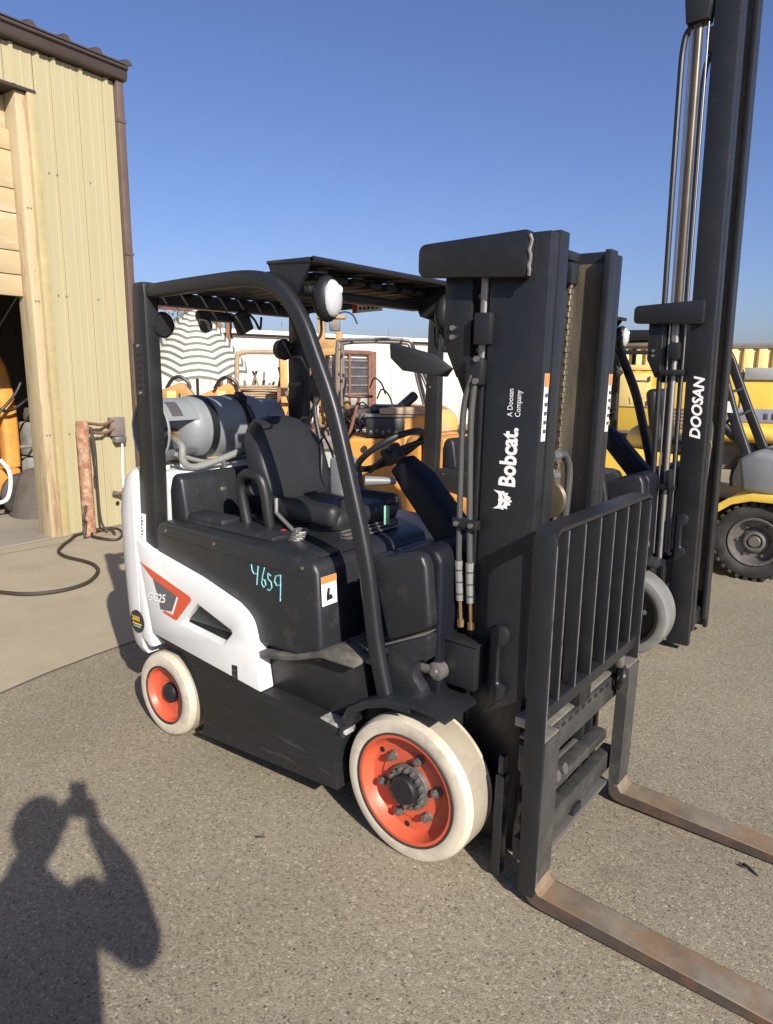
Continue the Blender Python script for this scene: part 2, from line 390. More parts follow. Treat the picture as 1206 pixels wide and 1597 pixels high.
# local frame of the wall: x along the wall (0 = door side of the pier, .96 = corner), y outward, z up
WT = Matrix(((WU.x, WN.x, 0, WA.x), (WU.y, WN.y, 0, WA.y), (0, 0, 1, 0), (0, 0, 0, 1)))
def wall(l): return WT @ Vector(l)
bld = thing('metal_building', 'pale yellow ribbed metal workshop with brown trim and half-open wooden door', 'building')
bld.matrix_world = WT
def ribbed(x0, x1, z0, z1, rib_at):
    """one sheet: pan with a trapezoid rib and two faint stiffeners"""
    pts = [(x0, 0)]
    for xr, w, h in [(rib_at, .055, .026), (rib_at+.10, .022, .007), (rib_at+.18, .022, .007)]:
        if xr-w/2 > x0 and xr+w/2 < x1: pts += [(xr-w/2, 0), (xr-w/4, h), (xr+w/4, h), (xr+w/2, 0)]
    pts.append((x1, 0)); mb = MB(); bm = mb.bm
    lo = [bm.verts.new((x, y, z0)) for x, y in pts]; hi = [bm.verts.new((x, y, z1)) for x, y in pts]
    for i in range(len(pts)-1): bm.faces.new((lo[i], hi[i], hi[i+1], lo[i+1]))
    bmesh.ops.recalc_face_normals(bm, faces=bm.faces[:])
    for f in bm.faces:
        if f.normal.y < 0: f.normal_flip()
    return mb
for x0, x1, rb in ((.032, .20, .075), (.203, .475, .235), (.478, .745, .51), (.748, .875, .79)):
    ribbed(x0, x1, .012, 4.585, rb).build('wall_panel', 'yellow_sheet', bld, smooth=20)
_x = .03
for i in range(11):                                   # sheets over the door opening
    ribbed(_x-.275, _x-.003, 4.245, 4.585, _x-.20).build('wall_panel', 'yellow_sheet', bld, smooth=20); _x -= .275
for i in range(8):
    ribbed(-2.99-.275*i-.275, -2.99-.275*i-.003, .012, 4.585, -2.99-.275*i-.2).build('wall_panel', 'yellow_sheet', bld, smooth=20)
_sc = None
for z in (1.05, 2.42, 3.55):
    for x in (.110, .195, .545):
        if _sc is None: _sc = MB().cyl((0, 0, 0), (0, .007, 0), .008, 8).build('screw', 'bolt_steel', bld, loc=(x, .0, z))
        else: place(_sc, 'screw', bld, (x, .0, z))
MB().b2(.878, .962, -.03, .055, .0, 4.60, .006).build('downpipe', 'brown_trim', bld)
for z in (1.2, 2.9, 4.2): MB().b2(.868, .970, .050, .062, z, z+.03).build('pipe_strap', 'brown_trim', bld)
# eave gutter with a lip, soffit
MB().prism([(-.02, 4.59), (.085, 4.60), (.10, 4.64), (.10, 4.69), (.125, 4.70), (.125, 4.725), (-.02, 4.725)], 'x', -5.3, .985, bev=.004).build('eave_trim', 'roof_trim', bld)
MB().prism([(-6.0, 5.60), (.13, 4.735), (.13, 4.748), (-6.0, 5.615)], 'x', -5.3, .985).build('roof', 'roof_trim', bld)
for i in range(17):
    xr = 1.0-.02-.335*i
    MB().prism([(xr-.05, 0), (xr-.022, .04), (xr+.022, .04), (xr+.05, 0)], 'y', 0, 1).build('roof_rib', 'roof_trim', bld)
_ribs = [o for o in COL.objects if o.name.startswith('roof_rib')]
for o in _ribs:                                       # lie along the slope
    for v in o.data.vertices:
        t = v.co.y; v.co.y = .13-6.13*t; v.co.z = 4.747+.865*t+v.co.z
# door frame
MB().b2(-.052, .032, -.20, .020, 0, 4.212, .003).build('door_trim', 'trim_olive', bld)
MB().b2(-3.08, -2.99, -.20, .020, 0, 4.212, .003).build('door_trim', 'trim_olive', bld)
MB().b2(-3.08, .032, -.20, .024, 4.214, 4.243, .003).build('door_head', 'roof_trim', bld)
MB().b2(-.150, -.054, -.26, -.022, 0, 4.21, .003).build('door_jamb', 'jamb_wood', bld)
MB().b2(-2.988, -2.90, -.26, -.022, 0, 4.21, .003).build('door_jamb', 'jamb_wood', bld)
for z in (1.05, 2.35, 3.2):
    for dx in (-.115, -.085): MB().cyl((dx, -.023, z), (dx, -.017, z), .008, 8).build('jamb_bolt', 'bolt_steel', bld)
_zs = [2.392, 2.595, 2.815, 3.155, 3.375, 3.712, 3.90, 4.20]
for a, b in zip(_zs, _zs[1:]):
    MB().b2(-2.90, -.152, -.215-(.02 if a > 3.8 else 0), -.165-(.05 if a > 3.8 else 0), a+.004, b-.004, .006).build('door_section', 'door_wood', bld)
# shell and inside
MB().b2(.90, .93, -10.5, -.03, 0, 4.72).build('gable_wall', 'yellow_sheet', bld)
MB().b2(-5.3, -5.27, -10.5, -.03, 0, 4.72).build('gable_wall', 'yellow_sheet', bld)
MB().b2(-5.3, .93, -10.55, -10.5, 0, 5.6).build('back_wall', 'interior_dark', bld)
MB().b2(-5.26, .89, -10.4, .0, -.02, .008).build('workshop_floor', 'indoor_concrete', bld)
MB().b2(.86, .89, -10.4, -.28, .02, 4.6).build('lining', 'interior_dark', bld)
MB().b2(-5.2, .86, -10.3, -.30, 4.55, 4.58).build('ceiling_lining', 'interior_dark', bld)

# things on and by the wall
bol = MB(WT); bol.lathe([(0, 1.19), (.058, 1.185), (.063, 1.15), (.062, .6), (.065, 0)], (.155, .17, 0), 'z', 24)
tag(bol.build('bollard', 'rusty_pipe', None), 'rusty peeling steel pipe bollard standing beside the workshop door', 'bollard')
jb = thing('junction_box', 'square grey-brown utility box fixed to the yellow wall near the downpipe', 'box', wall((.64, 0, 0)), TH-R(0))
jb.matrix_world = WT @ Matrix.Translation((.64, 0, 0))
MB().b2(-.085, .085, .004, .07, 1.00, 1.20, .006).build('housing', 'box_grey', jb)
MB().b2(-.06, .075, .03, .10, .93, .995, .01).build('valve_body', 'dull_steel', jb)
MB().tube(smooth_path([(.04, .06, .93), (.045, .045, .8), (.035, .04, .55), (.03, .05, .42)]), .012, 8).build('supply_pipe', 'white_decal', jb)
MB().tube([(-.10, .05, .385), (-.02, .07, .36), (.05, .06, .40)], .026, 10).build('elbow_valve', 'dull_steel', jb)
MB().cyl((-.04, .06, .37), (-.04, .12, .37), .018, 10).build('tap', 'rust_brown', jb)
MB().cyl((-.04, .022, .26), (-.04, .028, .26), .022, 12).build('wall_hole', 'black_plastic', jb)
for dz in (1.14, 1.05):
    MB().tube(smooth_path([(-.41, .13, dz+.02), (-.33, .12, dz+.01), (-.2, .09, dz-.005), (-.05, .06, dz+.03)]), .016, 8).build('connecting_pipe', 'rust_brown', jb)
hk = MB(WT)
hk.tube(smooth_path([(.235, .20, 1.12), (.25, .22, .9), (.255, .21, .5), (.26, .22, .15), (.30, .26, .02)]), .013, 8)
hk.tube(smooth_path([(.225, .2, 1.13), (.235, .23, .8), (.22, .24, .72), (.23, .22, .6)]), .011, 8)
hk.tube(smooth_path([(.08, .26, .34), (.03, .28, .2), (.06, .27, .16), (.02, .29, .02), (.09, .26, .0)]), .012, 8)
tag(hk.build('air_line', 'hose_black', None), 'thin black air lines hanging down the rusty bollard', 'hose')
hs = MB(); hs.tube(smooth_path([(-5.60, 1.55, .02), (-5.589, 1.303, .02), (-5.433, 1.138, .02), (-5.242, .953, .02), (-5.051, .823, .02), (-4.815, .779, .02), (-4.58, .804, .02), (-4.364, .791, .02), (-4.157, .703, .02), (-3.951, .512, .02), (-3.885, .342, .02), (-3.907, .174, .02), (-4.009, .027, .02), (-4.205, -.076, .02), (-4.7, -.3, .02), (-5.4, -.7, .02)]), .016, 10)
tag(hs.build('air_hose', 'hose_black', None), 'black rubber hose lying in an S curve across the concrete', 'hose')
h2 = MB(); h2.tube(smooth_path([(-5.60, 1.42, .018), (-5.69, 1.58, .018), (-5.62, 1.70, .018), (-5.50, 1.72, .018), (-5.28, 1.62, .018), (-5.10, 1.45, .018), (-5.2, 1.36, .03), (-5.42, 1.36, .03), (-5.56, 1.50, .035), (-5.50, 1.62, .035), (-5.3, 1.55, .035)]), .013, 8)
tag(h2.build('coiled_hose', 'hose_black', None), 'loose loops of thin hose heaped at the foot of the bollard', 'hose')

# inside the workshop
io = thing('indoor_machine', 'orange machine post with hoses just inside the dark doorway', 'machine', (-7.38, 1.46, .01))
MB().sweep(smooth_path([(0, .02, .55), (0, .03, .9), (0, .02, 1.35), (-.02, -.05, 1.75), (-.05, -.22, 1.95), (-.1, -.6, 2.0)]), rrect(.19, .18, .05), side=(1, 0, 0)).build('arm', 'machine_orange', io)
MB().b2(-.4, .2, -.9, .05, .25, .55, .04).build('base', 'machine_orange', io)
for y in (-.75, .0): MB().lathe([(0, -.06), (.22, -.06), (.25, -.03), (.25, .03), (.22, .06), (0, .06)], (.3, y, .25), 'x', 24).build('wheel', 'black_rubber', io)
MB().tube(smooth_path([(.2, -.4, 1.0), (.22, -.1, 1.25), (.18, .12, 1.5), (.1, .3, 1.95)]), .018, 8).build('hose', 'black_plastic', io)
MB().tube(smooth_path([(.2, -.5, 1.5), (.22, -.1, 1.22), (.2, .2, 1.35), (.1, .4, 1.45)]), .018, 8).build('hose', 'black_plastic', io)
MB().tube(smooth_path([(.34, -.35, .18), (.36, -.22, .22), (.38, -.17, .38), (.37, -.17, .55), (.34, -.24, .68)]), .022, 10).build('hose', 'white_decal', io)
ig = thing('engine_rig', 'pale grey engine rig standing in the gloom behind the door jamb', 'machine', (-7.55, 1.86, .01))
MB().b2(-.3, .3, -.16, .20, .35, .62, .03).build('frame', 'pale_machine', ig)
MB().b2(-.2, .25, -.12, .16, .64, 1.05, .03).build('block', 'pale_machine', ig)
MB().b2(-.15, .2, -.05, .14, 1.06, 1.22, .03).build('cover', 'grey_junk', ig)
for z in (.72, .82, .92): MB().cyl((.25, -.04, z), (.29, -.04, z), .03, 10).build('plug', 'grey_junk', ig)
MB().tube([(.27, -.3, .78), (.27, .2, .78)], .022, 8).build('rail', 'grey_junk', ig)
MB().box((.2, .06, 1.38), (.03, .12, .2), .01).build('panel', 'white_decal', ig)
for x in (-.25, .25):
    for y in (-.12, .16): MB().b2(x-.03, x+.03, y-.03, y+.03, .0, .36).build('leg', 'grey_junk', ig)
tp = MB()
tp.ring_skin([[(-7.0+dx*k, 1.60+dy*k, z) for dx, dy in [(math.cos(a)*.34*(1+.12*math.sin(3*a+z*5)), math.sin(a)*.33*(1+.1*math.cos(2*a))) for a in [2*math.pi*i/20 for i in range(20)]]] for z, k in ((.008, 1.05), (.12, 1.0), (.30, .85), (.46, .66), (.54, .38), (.57, .05))])
tag(tp.build('tarp_mound', 'dark_tarp', None), 'dark brown tarp-covered mound on the floor inside the doorway', 'tarp')
# ---------------------------------------------------------------- forklift
def wheel(name, parent, x, y, z, R0, w, rr, out, tyre_m, rim_m, drive=True):
    """out = -1 for a wheel whose outer face looks to -y; y is the outer face"""
    P = (x, y, z); k = -out                                        # h measured inwards from the outer face
    t = MB().lathe([(rr, 0.004), (rr+.012, 0.0), (R0-.028, 0.0), (R0-.012, .005), (R0-.002, .02), (R0, .04), (R0, w-.04), (R0-.002, w-.02), (R0-.02, w), (rr, w-.004)], P, 'y', 72, flip=k)
    tw = t.build(name, tyre_m, parent)
    if drive:
        prof = [(rr-.001, .012), (rr-.004, .002), (rr-.016, .002), (rr-.020, .012), (rr-.026, .030), (rr-.036, .046), (.130, .048), (.122, .042), (.085, .042), (.083, .05), (.0, .05)]
    else:
        prof = [(rr-.001, .010), (rr-.006, .003), (rr-.012, .006), (rr-.022, .030), (rr-.045, .042), (.062, .038), (.056, .045), (0, .045)]
    MB().lathe(prof, P, 'y', 64, flip=k).build('rim', rim_m, tw)
    if tyre_m == 'cream_rubber': MB().lathe([(R0-.004, .022), (R0+.0012, .042), (R0+.0012, w-.042), (R0-.004, w-.022)], P, 'y', 72, flip=k).build('tread', 'tread_rubber', tw)
    MB().lathe([(rr+.0035, .001), (rr+.0035, -.0015), (rr-.003, -.0015), (rr-.003, .004)], P, 'y', 64, flip=k).build('rim_ring', 'black_rubber', tw)
    if drive:
        h = MB(); h.lathe([(0, -.008), (.046, -.008), (.052, -.002), (.054, .02), (.054, .05)], P, 'y', 28, flip=k); h.build('hub_cap', 'black_plastic', tw)
        f = MB(); f.lathe([(.054, .022), (.083, .024), (.085, .03), (.085, .06)], P, 'y', 32, flip=k)
        for i in range(16):
            a = 2*math.pi*i/16; f.cyl((x+.070*math.cos(a), y+k*.026, z+.070*math.sin(a)), (x+.070*math.cos(a), y+k*.008, z+.070*math.sin(a)), .0075, 6)
        f.build('hub_flange', 'bolt_steel', tw)
        for i in range(6):
            a = 2*math.pi*(i+.18)/6; cx, cz = x+.118*math.cos(a), z+.118*math.sin(a)
            n = MB(); n.cyl((cx, y+k*.048, cz), (cx, y+k*.037, cz), .020, 14, .018); n.cyl((cx, y+k*.038, cz), (cx, y+k*.020, cz), .0155, 6); n.cyl((cx, y+k*.021, cz), (cx, y+k*.014, cz), .008, 10)
            n.build('lug_nut', 'bolt_steel', tw)
        for i in range(3):
            a = R(25+120*i); cx, cz = x+.160*math.cos(a), z+.160*math.sin(a)
            MB().cyl((cx, y+k*.0495, cz), (cx, y+k*.0450, cz), .011, 12).build('rim_hole', 'black_plastic', tw)
    else:
        MB().lathe([(0, .014), (.026, .014), (.034, .018), (.046, .026), (.050, .045)], P, 'y', 28, flip=k).build('hub_cap', 'black_plastic', tw)
    return tw

def make_forklift(loc, label, s):
    """driver sits facing +x; s: scheme dict"""
    f = thing('forklift', label, 'forklift', loc, 0, None)
    dark, acc = s['dark'], s['accent']
    B = lambda mb, n, m=dark, p=f, **k: mb.build(n, m, p, **k)
    # --- counterweight: rounded plan, loft over z
    def ring(z, xf, xr, hw, r):
        pts = [(xf, -hw)]
        for i in range(7): a = R(90*i/6); pts.append((xr+r-r*math.sin(a), -hw+r-r*math.cos(a)))
        for i in range(7): a = R(90*i/6); pts.append((xr+r-r*math.cos(a), hw-r+r*math.sin(a)))
        pts.append((xf, hw)); return [(x, y, z) for x, y in pts]
    cw = MB(); cw.ring_skin([ring(.36, -1.56, -1.70, .50, .11), ring(.40, -1.56, -1.74, .525, .16), ring(.50, -1.56, -1.79, .532, .20), ring(.80, -1.56, -1.83, .534, .23), ring(1.04, -1.562, -1.83, .534, .23), ring(1.14, -1.565, -1.815, .53, .23), ring(1.21, -1.57, -1.785, .515, .21), ring(1.245, -1.575, -1.74, .485, .16), ring(1.255, -1.58, -1.68, .44, .10)])
    cw.b2(-1.58, -1.405, -.425, .425, .55, 1.245, .02)
    B(cw, 'counterweight', s['cw'], smooth=50)
    # lower fin of the counterweight in front of the wheel cut-out
    B(MB().prism([(-1.56, .95), (-1.545, .93), (-1.468, .50), (-1.455, .43), (-1.49, .42), (-1.56, .455)], 'y', -.533, -.40, bev=.006), 'counterweight_fin', s['cw'])
    B(MB().prism([(-1.56, .95), (-1.545, .93), (-1.468, .50), (-1.455, .43), (-1.49, .42), (-1.56, .455)], 'y', .533, .40, bev=.006), 'counterweight_fin', s['cw'])
    # --- chassis: skirt with wheel cut-out and front arch
    sk = [(-1.462, .488)]
    for a in range(60, -21, -10): sk.append((-1.398+.292*math.cos(R(a)), .203+.292*math.sin(R(a))))
    sk = [(-1.452, .492), (-1.33, .455)] + [p for p in sk[1:] if p[0] > -1.32] + [(-1.165, .092), (-.305, .147)]
    for x, z in ((-.318, .25), (-.300, .32), (-.275, .372)): sk.append((x, z))
    sk += [(-.292, .402), (-.40, .412), (-.524, .419), (-.716, .422)]
    for sg in (-1, 1):
        B(MB().prism(sk, 'y', sg*.528, sg*.40, bev=.008), 'side_skirt', s.get('skirt', 'scuffed_paint'))
    B(MB().b2(-1.55, -.16, -.40, .40, .14, .60, .01), 'chassis')
    B(MB().b2(-1.40, -.16, -.395, .395, .60, .66, .01), 'chassis_deck')
    B(MB().b2(-.16, .10, -.33, .33, .20, .56, .02), 'drive_axle')
    # --- white side panels with a vent opening
    pan = [(-1.555, .938), (-1.421, .892), (-1.098, .832), (-.858, .768), (-.775, .722), (-.748, .62), (-.716, .424), (-1.462, .498)]
    pan = round_corner(pan, 4, .05)
    vent = [(-1.110, .715), (-.890, .648), (-.884, .636), (-.945, .571), (-1.233, .597)]
    for sg in (-1, 1):
        p = B(MB().prism(pan, 'y', sg*.46, sg*.5355, holes=[vent], bev=.009), 'side_panel', s['panel'])
        g = MB(); g.prism([(x*1.0, z) for x, z in [(-1.125, .73), (-.87, .655), (-.93, .555), (-1.25, .585)]], 'y', sg*.49, sg*.462)
        B(g, 'vent_screen', 'black_plastic', p)
        for i in range(9):
            t = i/8; x0, z0 = -1.225+(.115*t), .600+(.108*t); x1 = -.950+.055*t; z1 = .578+.066*t
            B(MB().cyl((x0, sg*.495, z0), (x1, sg*.495, z1), .0035, 6), 'vent_bar', 'black_plastic', p)
        if s.get('decal') and sg < 0:
            T = dict(o=(0, -.5358, 0), d=(1, 0, 0), up=(0, 0, 1), parent=p)
            flat([(-1.528, .832), (-1.165, .741), (-1.152, .735), (-1.149, .722), (-1.258, .610), (-1.272, .605), (-1.369, .622), (-1.352, .632), (-1.288, .625), (-1.241, .718), (-1.440, .773)], material='orange_decal', name='stripe_decal', **T)
            flat([(-1.430, .769), (-1.254, .721), (-1.296, .640), (-1.383, .632), (-1.389, .673), (-1.418, .741)], material='grey_decal', name='badge_decal', **T)
            lettering('GC25', .056, (-1.484, -.5378, .655), (1, 0, .115), (0, 0, 1), 'white_decal', p, 'model_lettering', bold=.02, sx=1.05, shear=.25)
            lettering('GC', .056, (-1.4875, -.5365, .6525), (1, 0, .115), (0, 0, 1), 'grey_decal', p, 'model_lettering', bold=.03, sx=1.05, shear=.25)
            d = flat(rect(.034, .068), (-.888, -.5362, .430), (1, 0, .1), (0, 0, 1), 'black_decal', p, 'small_label')
            for i in range(2): flat(rect(.02, .012), (-.882, -.5382, .446+.026*i), (1, 0, .1), (0, 0, 1), 'hose_grey', d, 'label_mark')
    if s.get('decal'):
        bd = MB(); bd.cyl((-1.582, -.5335, .527), (-1.582, -.5365, .527), .056, 32)
        bd = B(bd, 'round_badge', 'black_decal')
        lettering('2000', .034, (-1.622, -.5372, .530), (1, 0, 0), (0, 0, 1), 'yellow_decal', bd, 'badge_lettering', bold=.03, sx=.95)
        flat(rect(.07, .007), (-1.617, -.5368, .512), (1, 0, 0), (0, 0, 1), 'yellow_decal', bd, 'badge_line'); flat(rect(.054, .006), (-1.609, -.5368, .500), (1, 0, 0), (0, 0, 1), 'teal_chalk', bd, 'badge_line')
    # --- hood
    hood = [(-1.445, .60), (-1.445, .985), (-1.425, 1.028), (-1.38, 1.035), (-.50, 1.018), (-.445, 1.005), (-.425, .97), (-.408, .68), (-.408, .62)]
    h = MB().prism(hood, 'y', -.502, .502, bev=.018, seg=3)
    hd = B(h, 'hood', 'hood_plastic' if s.get('plastic', True) else dark)
    for sg in (-1, 1):
        B(MB().tube([(-1.40, sg*.5025, .975), (-.46, sg*.5025, .945)], .0022, 6), 'hood_seam', 'black_decal', hd)
        for x in (-1.36, -1.02, -.50): B(MB().cyl((x, sg*.500, .998-.02*(x+1.4)), (x, sg*.506, .998-.02*(x+1.4)), .007, 8), 'hood_bolt', 'bolt_steel', hd)
    B(MB().b2(-1.36, -.74, -.43, -.27, 1.020, 1.050, .02), 'hood_lid', 'hood_plastic', hd)
    B(MB().box((-1.20, -.36, 1.05), (.26, .12, .05), .022), 'hood_bulge', 'hood_plastic', hd)
    B(MB().b2(-.72, -.46, -.44, -.18, 1.012, 1.024, .006), 'storage_tray', 'hood_plastic', hd)
    B(MB().prism([(-1.425, 1.0), (-1.425, 1.17), (-1.405, 1.235), (-1.37, 1.25), (-1.335, 1.225), (-1.30, 1.02)], 'y', -.43, .43, bev=.02, seg=3), 'hood_rear_cover', 'hood_plastic')
    B(MB().box((-1.325, -.20, 1.155), (.02, .035, .022), .006), 'hood_latch', 'steel', hd)
    # front lower cheeks of the hood
    B(MB().prism([(-.41, .66), (-.41, .99), (-.36, .985), (-.30, .95), (-.285, .80), (-.31, .66)], 'y', -.20, .30, bev=.02, seg=3), 'seat_pedestal', 'hood_plastic')
    # rubber floor mat with a hanging lip, step
    lip = [(-.82, .572), (-.69, .600), (-.545, .625), (-.44, .664), (-.374, .690), (-.30, .684), (-.235, .675), (-.235, .655), (-.40, .652), (-.55, .60), (-.80, .545)]
    for sg in (-1, 1): B(MB().prism(lip, 'y', sg*.515, sg*.40, bev=.005), 'floor_lip', 'floor_rubber')
    B(MB().b2(-.42, -.10, -.45, .45, .655, .672, .004), 'floor_mat', 'floor_rubber')
    for i in range(9): B(MB().b2(-.405+.035*i, -.390+.035*i, -.44, .44, .6715, .677, .002), 'mat_rib', 'floor_rubber')
    for sg in (-1, 1):
        B(MB().prism([(-.72, .42), (-.80, .56), (-.23, .655), (-.21, .52), (-.28, .41)], 'y', sg*.46, sg*.395, bev=.006), 'step_riser')
        B(MB().prism([(-.56, .412), (-.29, .412), (-.265, .385), (-.55, .385)], 'y', sg*.522, sg*.455, bev=.003), 'step_plate', 'step_worn')
    # --- mudguards
    for sg in (-1, 1):
        g = MB(); pth = [(-.288, 0, .385), (-.268, 0, .45), (-.235, 0, .51), (-.165, 0, .555), (-.08, 0, .588), (.03, 0, .600), (.13, 0, .596), (.175, 0, .586)]
        g.sweep([(x, sg*.43, z) for x, y, z in pth], rrect(.21, .012, .004, 2))
        B(g, 'mudguard', 'hood_plastic')
        B(MB().sweep([(x, sg*.532, z-.01) for x, y, z in pth[1:6]], rrect(.008, .03, .003, 2)), 'mudguard_lip', 'hood_plastic')
    # --- front cowl
    cp = [(-.125, .545), (-.205, 1.02), (-.185, 1.062), (-.02, 1.120), (.030, 1.118), (.056, 1.08), (.060, .55)]
    B(MB().prism(cp, 'y', -.40, .445, bev=.018, seg=3), 'front_cowl', 'navy_plastic')
    cv = [(-.122, .770), (-.195, 1.025), (-.178, 1.058), (-.02, 1.112), (.018, 1.108), (.036, 1.07), (.058, .868), (.040, .852)]
    B(MB().prism(cv, 'y', -.462, -.405, bev=.014, seg=3), 'cowl_cover', 'hood_plastic')
    lw = [(-.118, .555), (-.122, .758), (.040, .838), (.055, .826), (.05, .745)]
    for a in range(120, 241, 20): lw.append((.046+.058*math.cos(R(a)), .690+.056*math.sin(R(a))))
    lw += [(.03, .62), (.03, .575)]
    B(MB().prism(lw, 'y', -.462, -.408, bev=.006), 'cowl_bracket', 'hood_plastic')
    B(MB().prism([(-.128, .757), (.044, .838), (.048, .846), (-.13, .764)], 'y', -.470, -.404, bev=.002), 'cowl_ledge', 'worn_edge')
    # --- overhead guard
    leg = smooth_path([(-.112, 0, .54), (-.168, 0, .763), (-.213, 0, 1.04), (-.292, 0, 1.329), (-.368, 0, 1.572), (-.452, 0, 1.757), (-.512, 0, 1.875), (-.585, 0, 1.965), (-.68, 0, 2.025), (-.82, 0, 2.047), (-1.05, 0, 2.046), (-1.25, 0, 2.042), (-1.45, 0, 2.036)], 5)
    for sg in (-1, 1):
        B(MB().sweep([(p.x, sg*.470, p.z) for p in leg], rrect(.048, .060, .018, 4)), 'guard_tube', 'mast_paint', smooth=50)
        ps = [(-1.575, .60), (-1.540, 1.30), (-1.520, 2.02), (-1.515, 2.076), (-1.43, 2.076), (-1.425, 2.02), (-1.425, 1.30), (-1.45, .60)]
        rp = B(MB().prism(ps, 'y', sg*.505, sg*.432, bev=.012), 'rear_post')
        for i in range(6):
            B(MB().box((-1.488+.004*i*.5, sg*.506, 1.63+.029*i), (.045, .006, .016), .003), 'louvre_slot', 'black_plastic', rp)
        B(MB().prism([(-1.522, 1.59), (-1.524, 1.82), (-1.452, 1.82), (-1.458, 1.59)], 'y', sg*.5055, sg*.5075), 'louvre_plate', 'hood_plastic', rp)
        for z in (1.605, 1.808): B(MB().cyl((-1.488, sg*.507, z), (-1.488, sg*.512, z), .008, 8), 'bolt', 'steel', rp)
        if sg < 0 and s.get('decal'):
            dl = flat(rect(.05, .135), (-1.566, -.5056, .92), (1, 0, 0), (.08, 0, 1), 'white_decal', rp, 'warning_label')
            for i in range(7): flat(rect(.008+.004*(i % 3), .010), (-1.548+.001*i, -.5076, .934+.016*i), (1, 0, 0), (0, 0, 1), 'grey_decal', dl, 'label_line')
    B(MB().b2(-1.50, -1.43, -.43, .43, 1.985, 2.045, .012), 'rear_crossbar')
    B(MB().b2(-.70, -.64, -.44, .44, 1.985, 2.02, .008), 'front_crossbar')
    for i in range(8):
        y = -.385+.11*i
        B(MB().b2(-1.46, -.60, y-.042, y+.042, 2.046, 2.072, .006), 'roof_slat')
    # front visor with gussets at both ends
    B(MB().prism([(-.715, 2.092), (-.478, 2.080), (-.470, 2.090), (-.478, 2.100), (-.715, 2.104)], 'y', -.452, .452, bev=.003), 'visor')
    B(MB().tube([(-.476, -.452, 2.09), (-.476, .452, 2.09)], .012, 8), 'visor_edge', 'mast_paint')
    for sg in (-1, 1): B(MB().prism([(-.712, 2.096), (-.484, 2.096), (-.560, 1.985), (-.60, 1.945), (-.65, 1.96)], 'y', sg*.448, sg*.436), 'visor_gusset')
    for i in range(4): B(MB().b2(-.705, -.49, -.36+.22*i, -.30+.22*i, 2.075, 2.091, .003), 'visor_rib')
    # headlamps
    for sg in (-1, 1):
        c = Vector((-.458, sg*.385, 1.962))
        hl = MB(); hl.ball(c+Vector((-.015, 0, 0)), 1, 20, (.048, .058, .082)); hl = B(hl, 'headlamp', 'black_plastic')
        B(MB().ball(c+Vector((.012, 0, 0)), 1, 20, (.028, .044, .066)), 'lamp_lens', 'lens_glass', hl)
        for dy, dz in ((.018, .030), (-.018, .030), (0, -.004), (0, -.040)): B(MB().ball(c+Vector((.024 if dz > -.03 else .016, dy, dz)), 1, 12, (.014, .019, .018)), 'lamp_diode', 'white_decal', hl)
        B(MB().box(c+Vector((-.055, -.03*-sg, .03)), (.03, .07, .025), .006), 'lamp_bracket', 'black_plastic', hl)
        B(MB().tube(smooth_path([c+Vector((-.05, 0, -.03)), c+Vector((-.06, .01, -.13)), c+Vector((-.10, sg*.05, -.15)), c+Vector((-.13, sg*.08, -.05))]), .005, 6), 'lamp_wire', 'black_plastic', hl)
    # rear lamps and wiring under the roof
    for sg, z in ((-1, 1.90), (1, 1.82)):
        ly = sg*(.385 if sg > 0 else .418)
        lm = B(MB().lathe([(0, .0), (.048, .0), (.053, -.010), (.050, -.04), (.025, -.06), (0, -.06)], (-1.50 if sg > 0 else -1.42, ly, z), 'x', 24), 'rear_lamp', 'black_plastic')
        B(MB().lathe([(.053, .004), (.057, -.004), (.052, -.018)], (-1.50 if sg > 0 else -1.42, ly, z), 'x', 24), 'lamp_rim', 'hood_plastic', lm)
        B(MB().cyl((-1.56 if sg > 0 else -1.46, sg*.385, z), (-1.50, sg*.44, z+.02), .016, 8), 'lamp_stay', 'black_plastic', lm)
    rb = B(MB().box((-1.44, -.12, 1.955), (.05, .20, .045), .012), 'beacon_bar', 'black_plastic')
    B(MB().cyl((-1.42, -.20, 1.93), (-1.38, -.22, 1.90), .03, 12), 'camera_pod', 'hose_grey', rb)
    B(MB().box((-1.41, .02, 1.935), (.04, .09, .10), .01, Matrix.Rotation(R(25), 3, 'X')), 'alarm_box', 'black_plastic', rb)
    B(MB().tube(smooth_path([(-1.43, -.06, 1.98), (-1.42, -.045, 1.93), (-1.41, -.055, 1.88), (-1.43, -.03, 1.86)]), .006, 6), 'loose_wire', 'brass', rb)
    B(MB().tube(smooth_path([(-1.43, .08, 1.98), (-1.41, .10, 1.95), (-1.42, .14, 1.91), (-1.44, .17, 1.97)]), .006, 6), 'loose_wire', 'black_plastic', rb)
    B(MB().tube(smooth_path([(-1.40, .36, 2.0), (-1.38, .38, 1.93), (-1.39, .40, 1.86), (-1.42, .43, 1.83)]), .007, 6), 'loose_wire', 'black_plastic', rb)
    # mirrors on the front legs
    mr = MB(); mr.prism(round_corner([(-.15, .055), (-.135, -.015), (-.07, -.062), (.13, -.060), (.15, -.02), (.06, .03)], 0, .02), 'y', -.03, .03, bev=.018, seg=3); bmesh.ops.transform(mr.bm, matrix=Matrix.Translation((-.575, .345, 1.765)) @ Matrix.Rotation(R(22), 4, 'Z') @ Matrix.Rotation(R(8), 4, 'Y'), verts=mr.bm.verts)
    mr = B(mr, 'mirror', 'black_plastic')
    B(MB().cyl((-.53, .44, 1.70), (-.555, .38, 1.74), .012, 8), 'mirror_stay', 'black_plastic', mr)
    m2 = B(MB().ball((-1.33, .44, 1.62), 1, 16, (.02, .05, .09)), 'mirror', 'black_plastic')
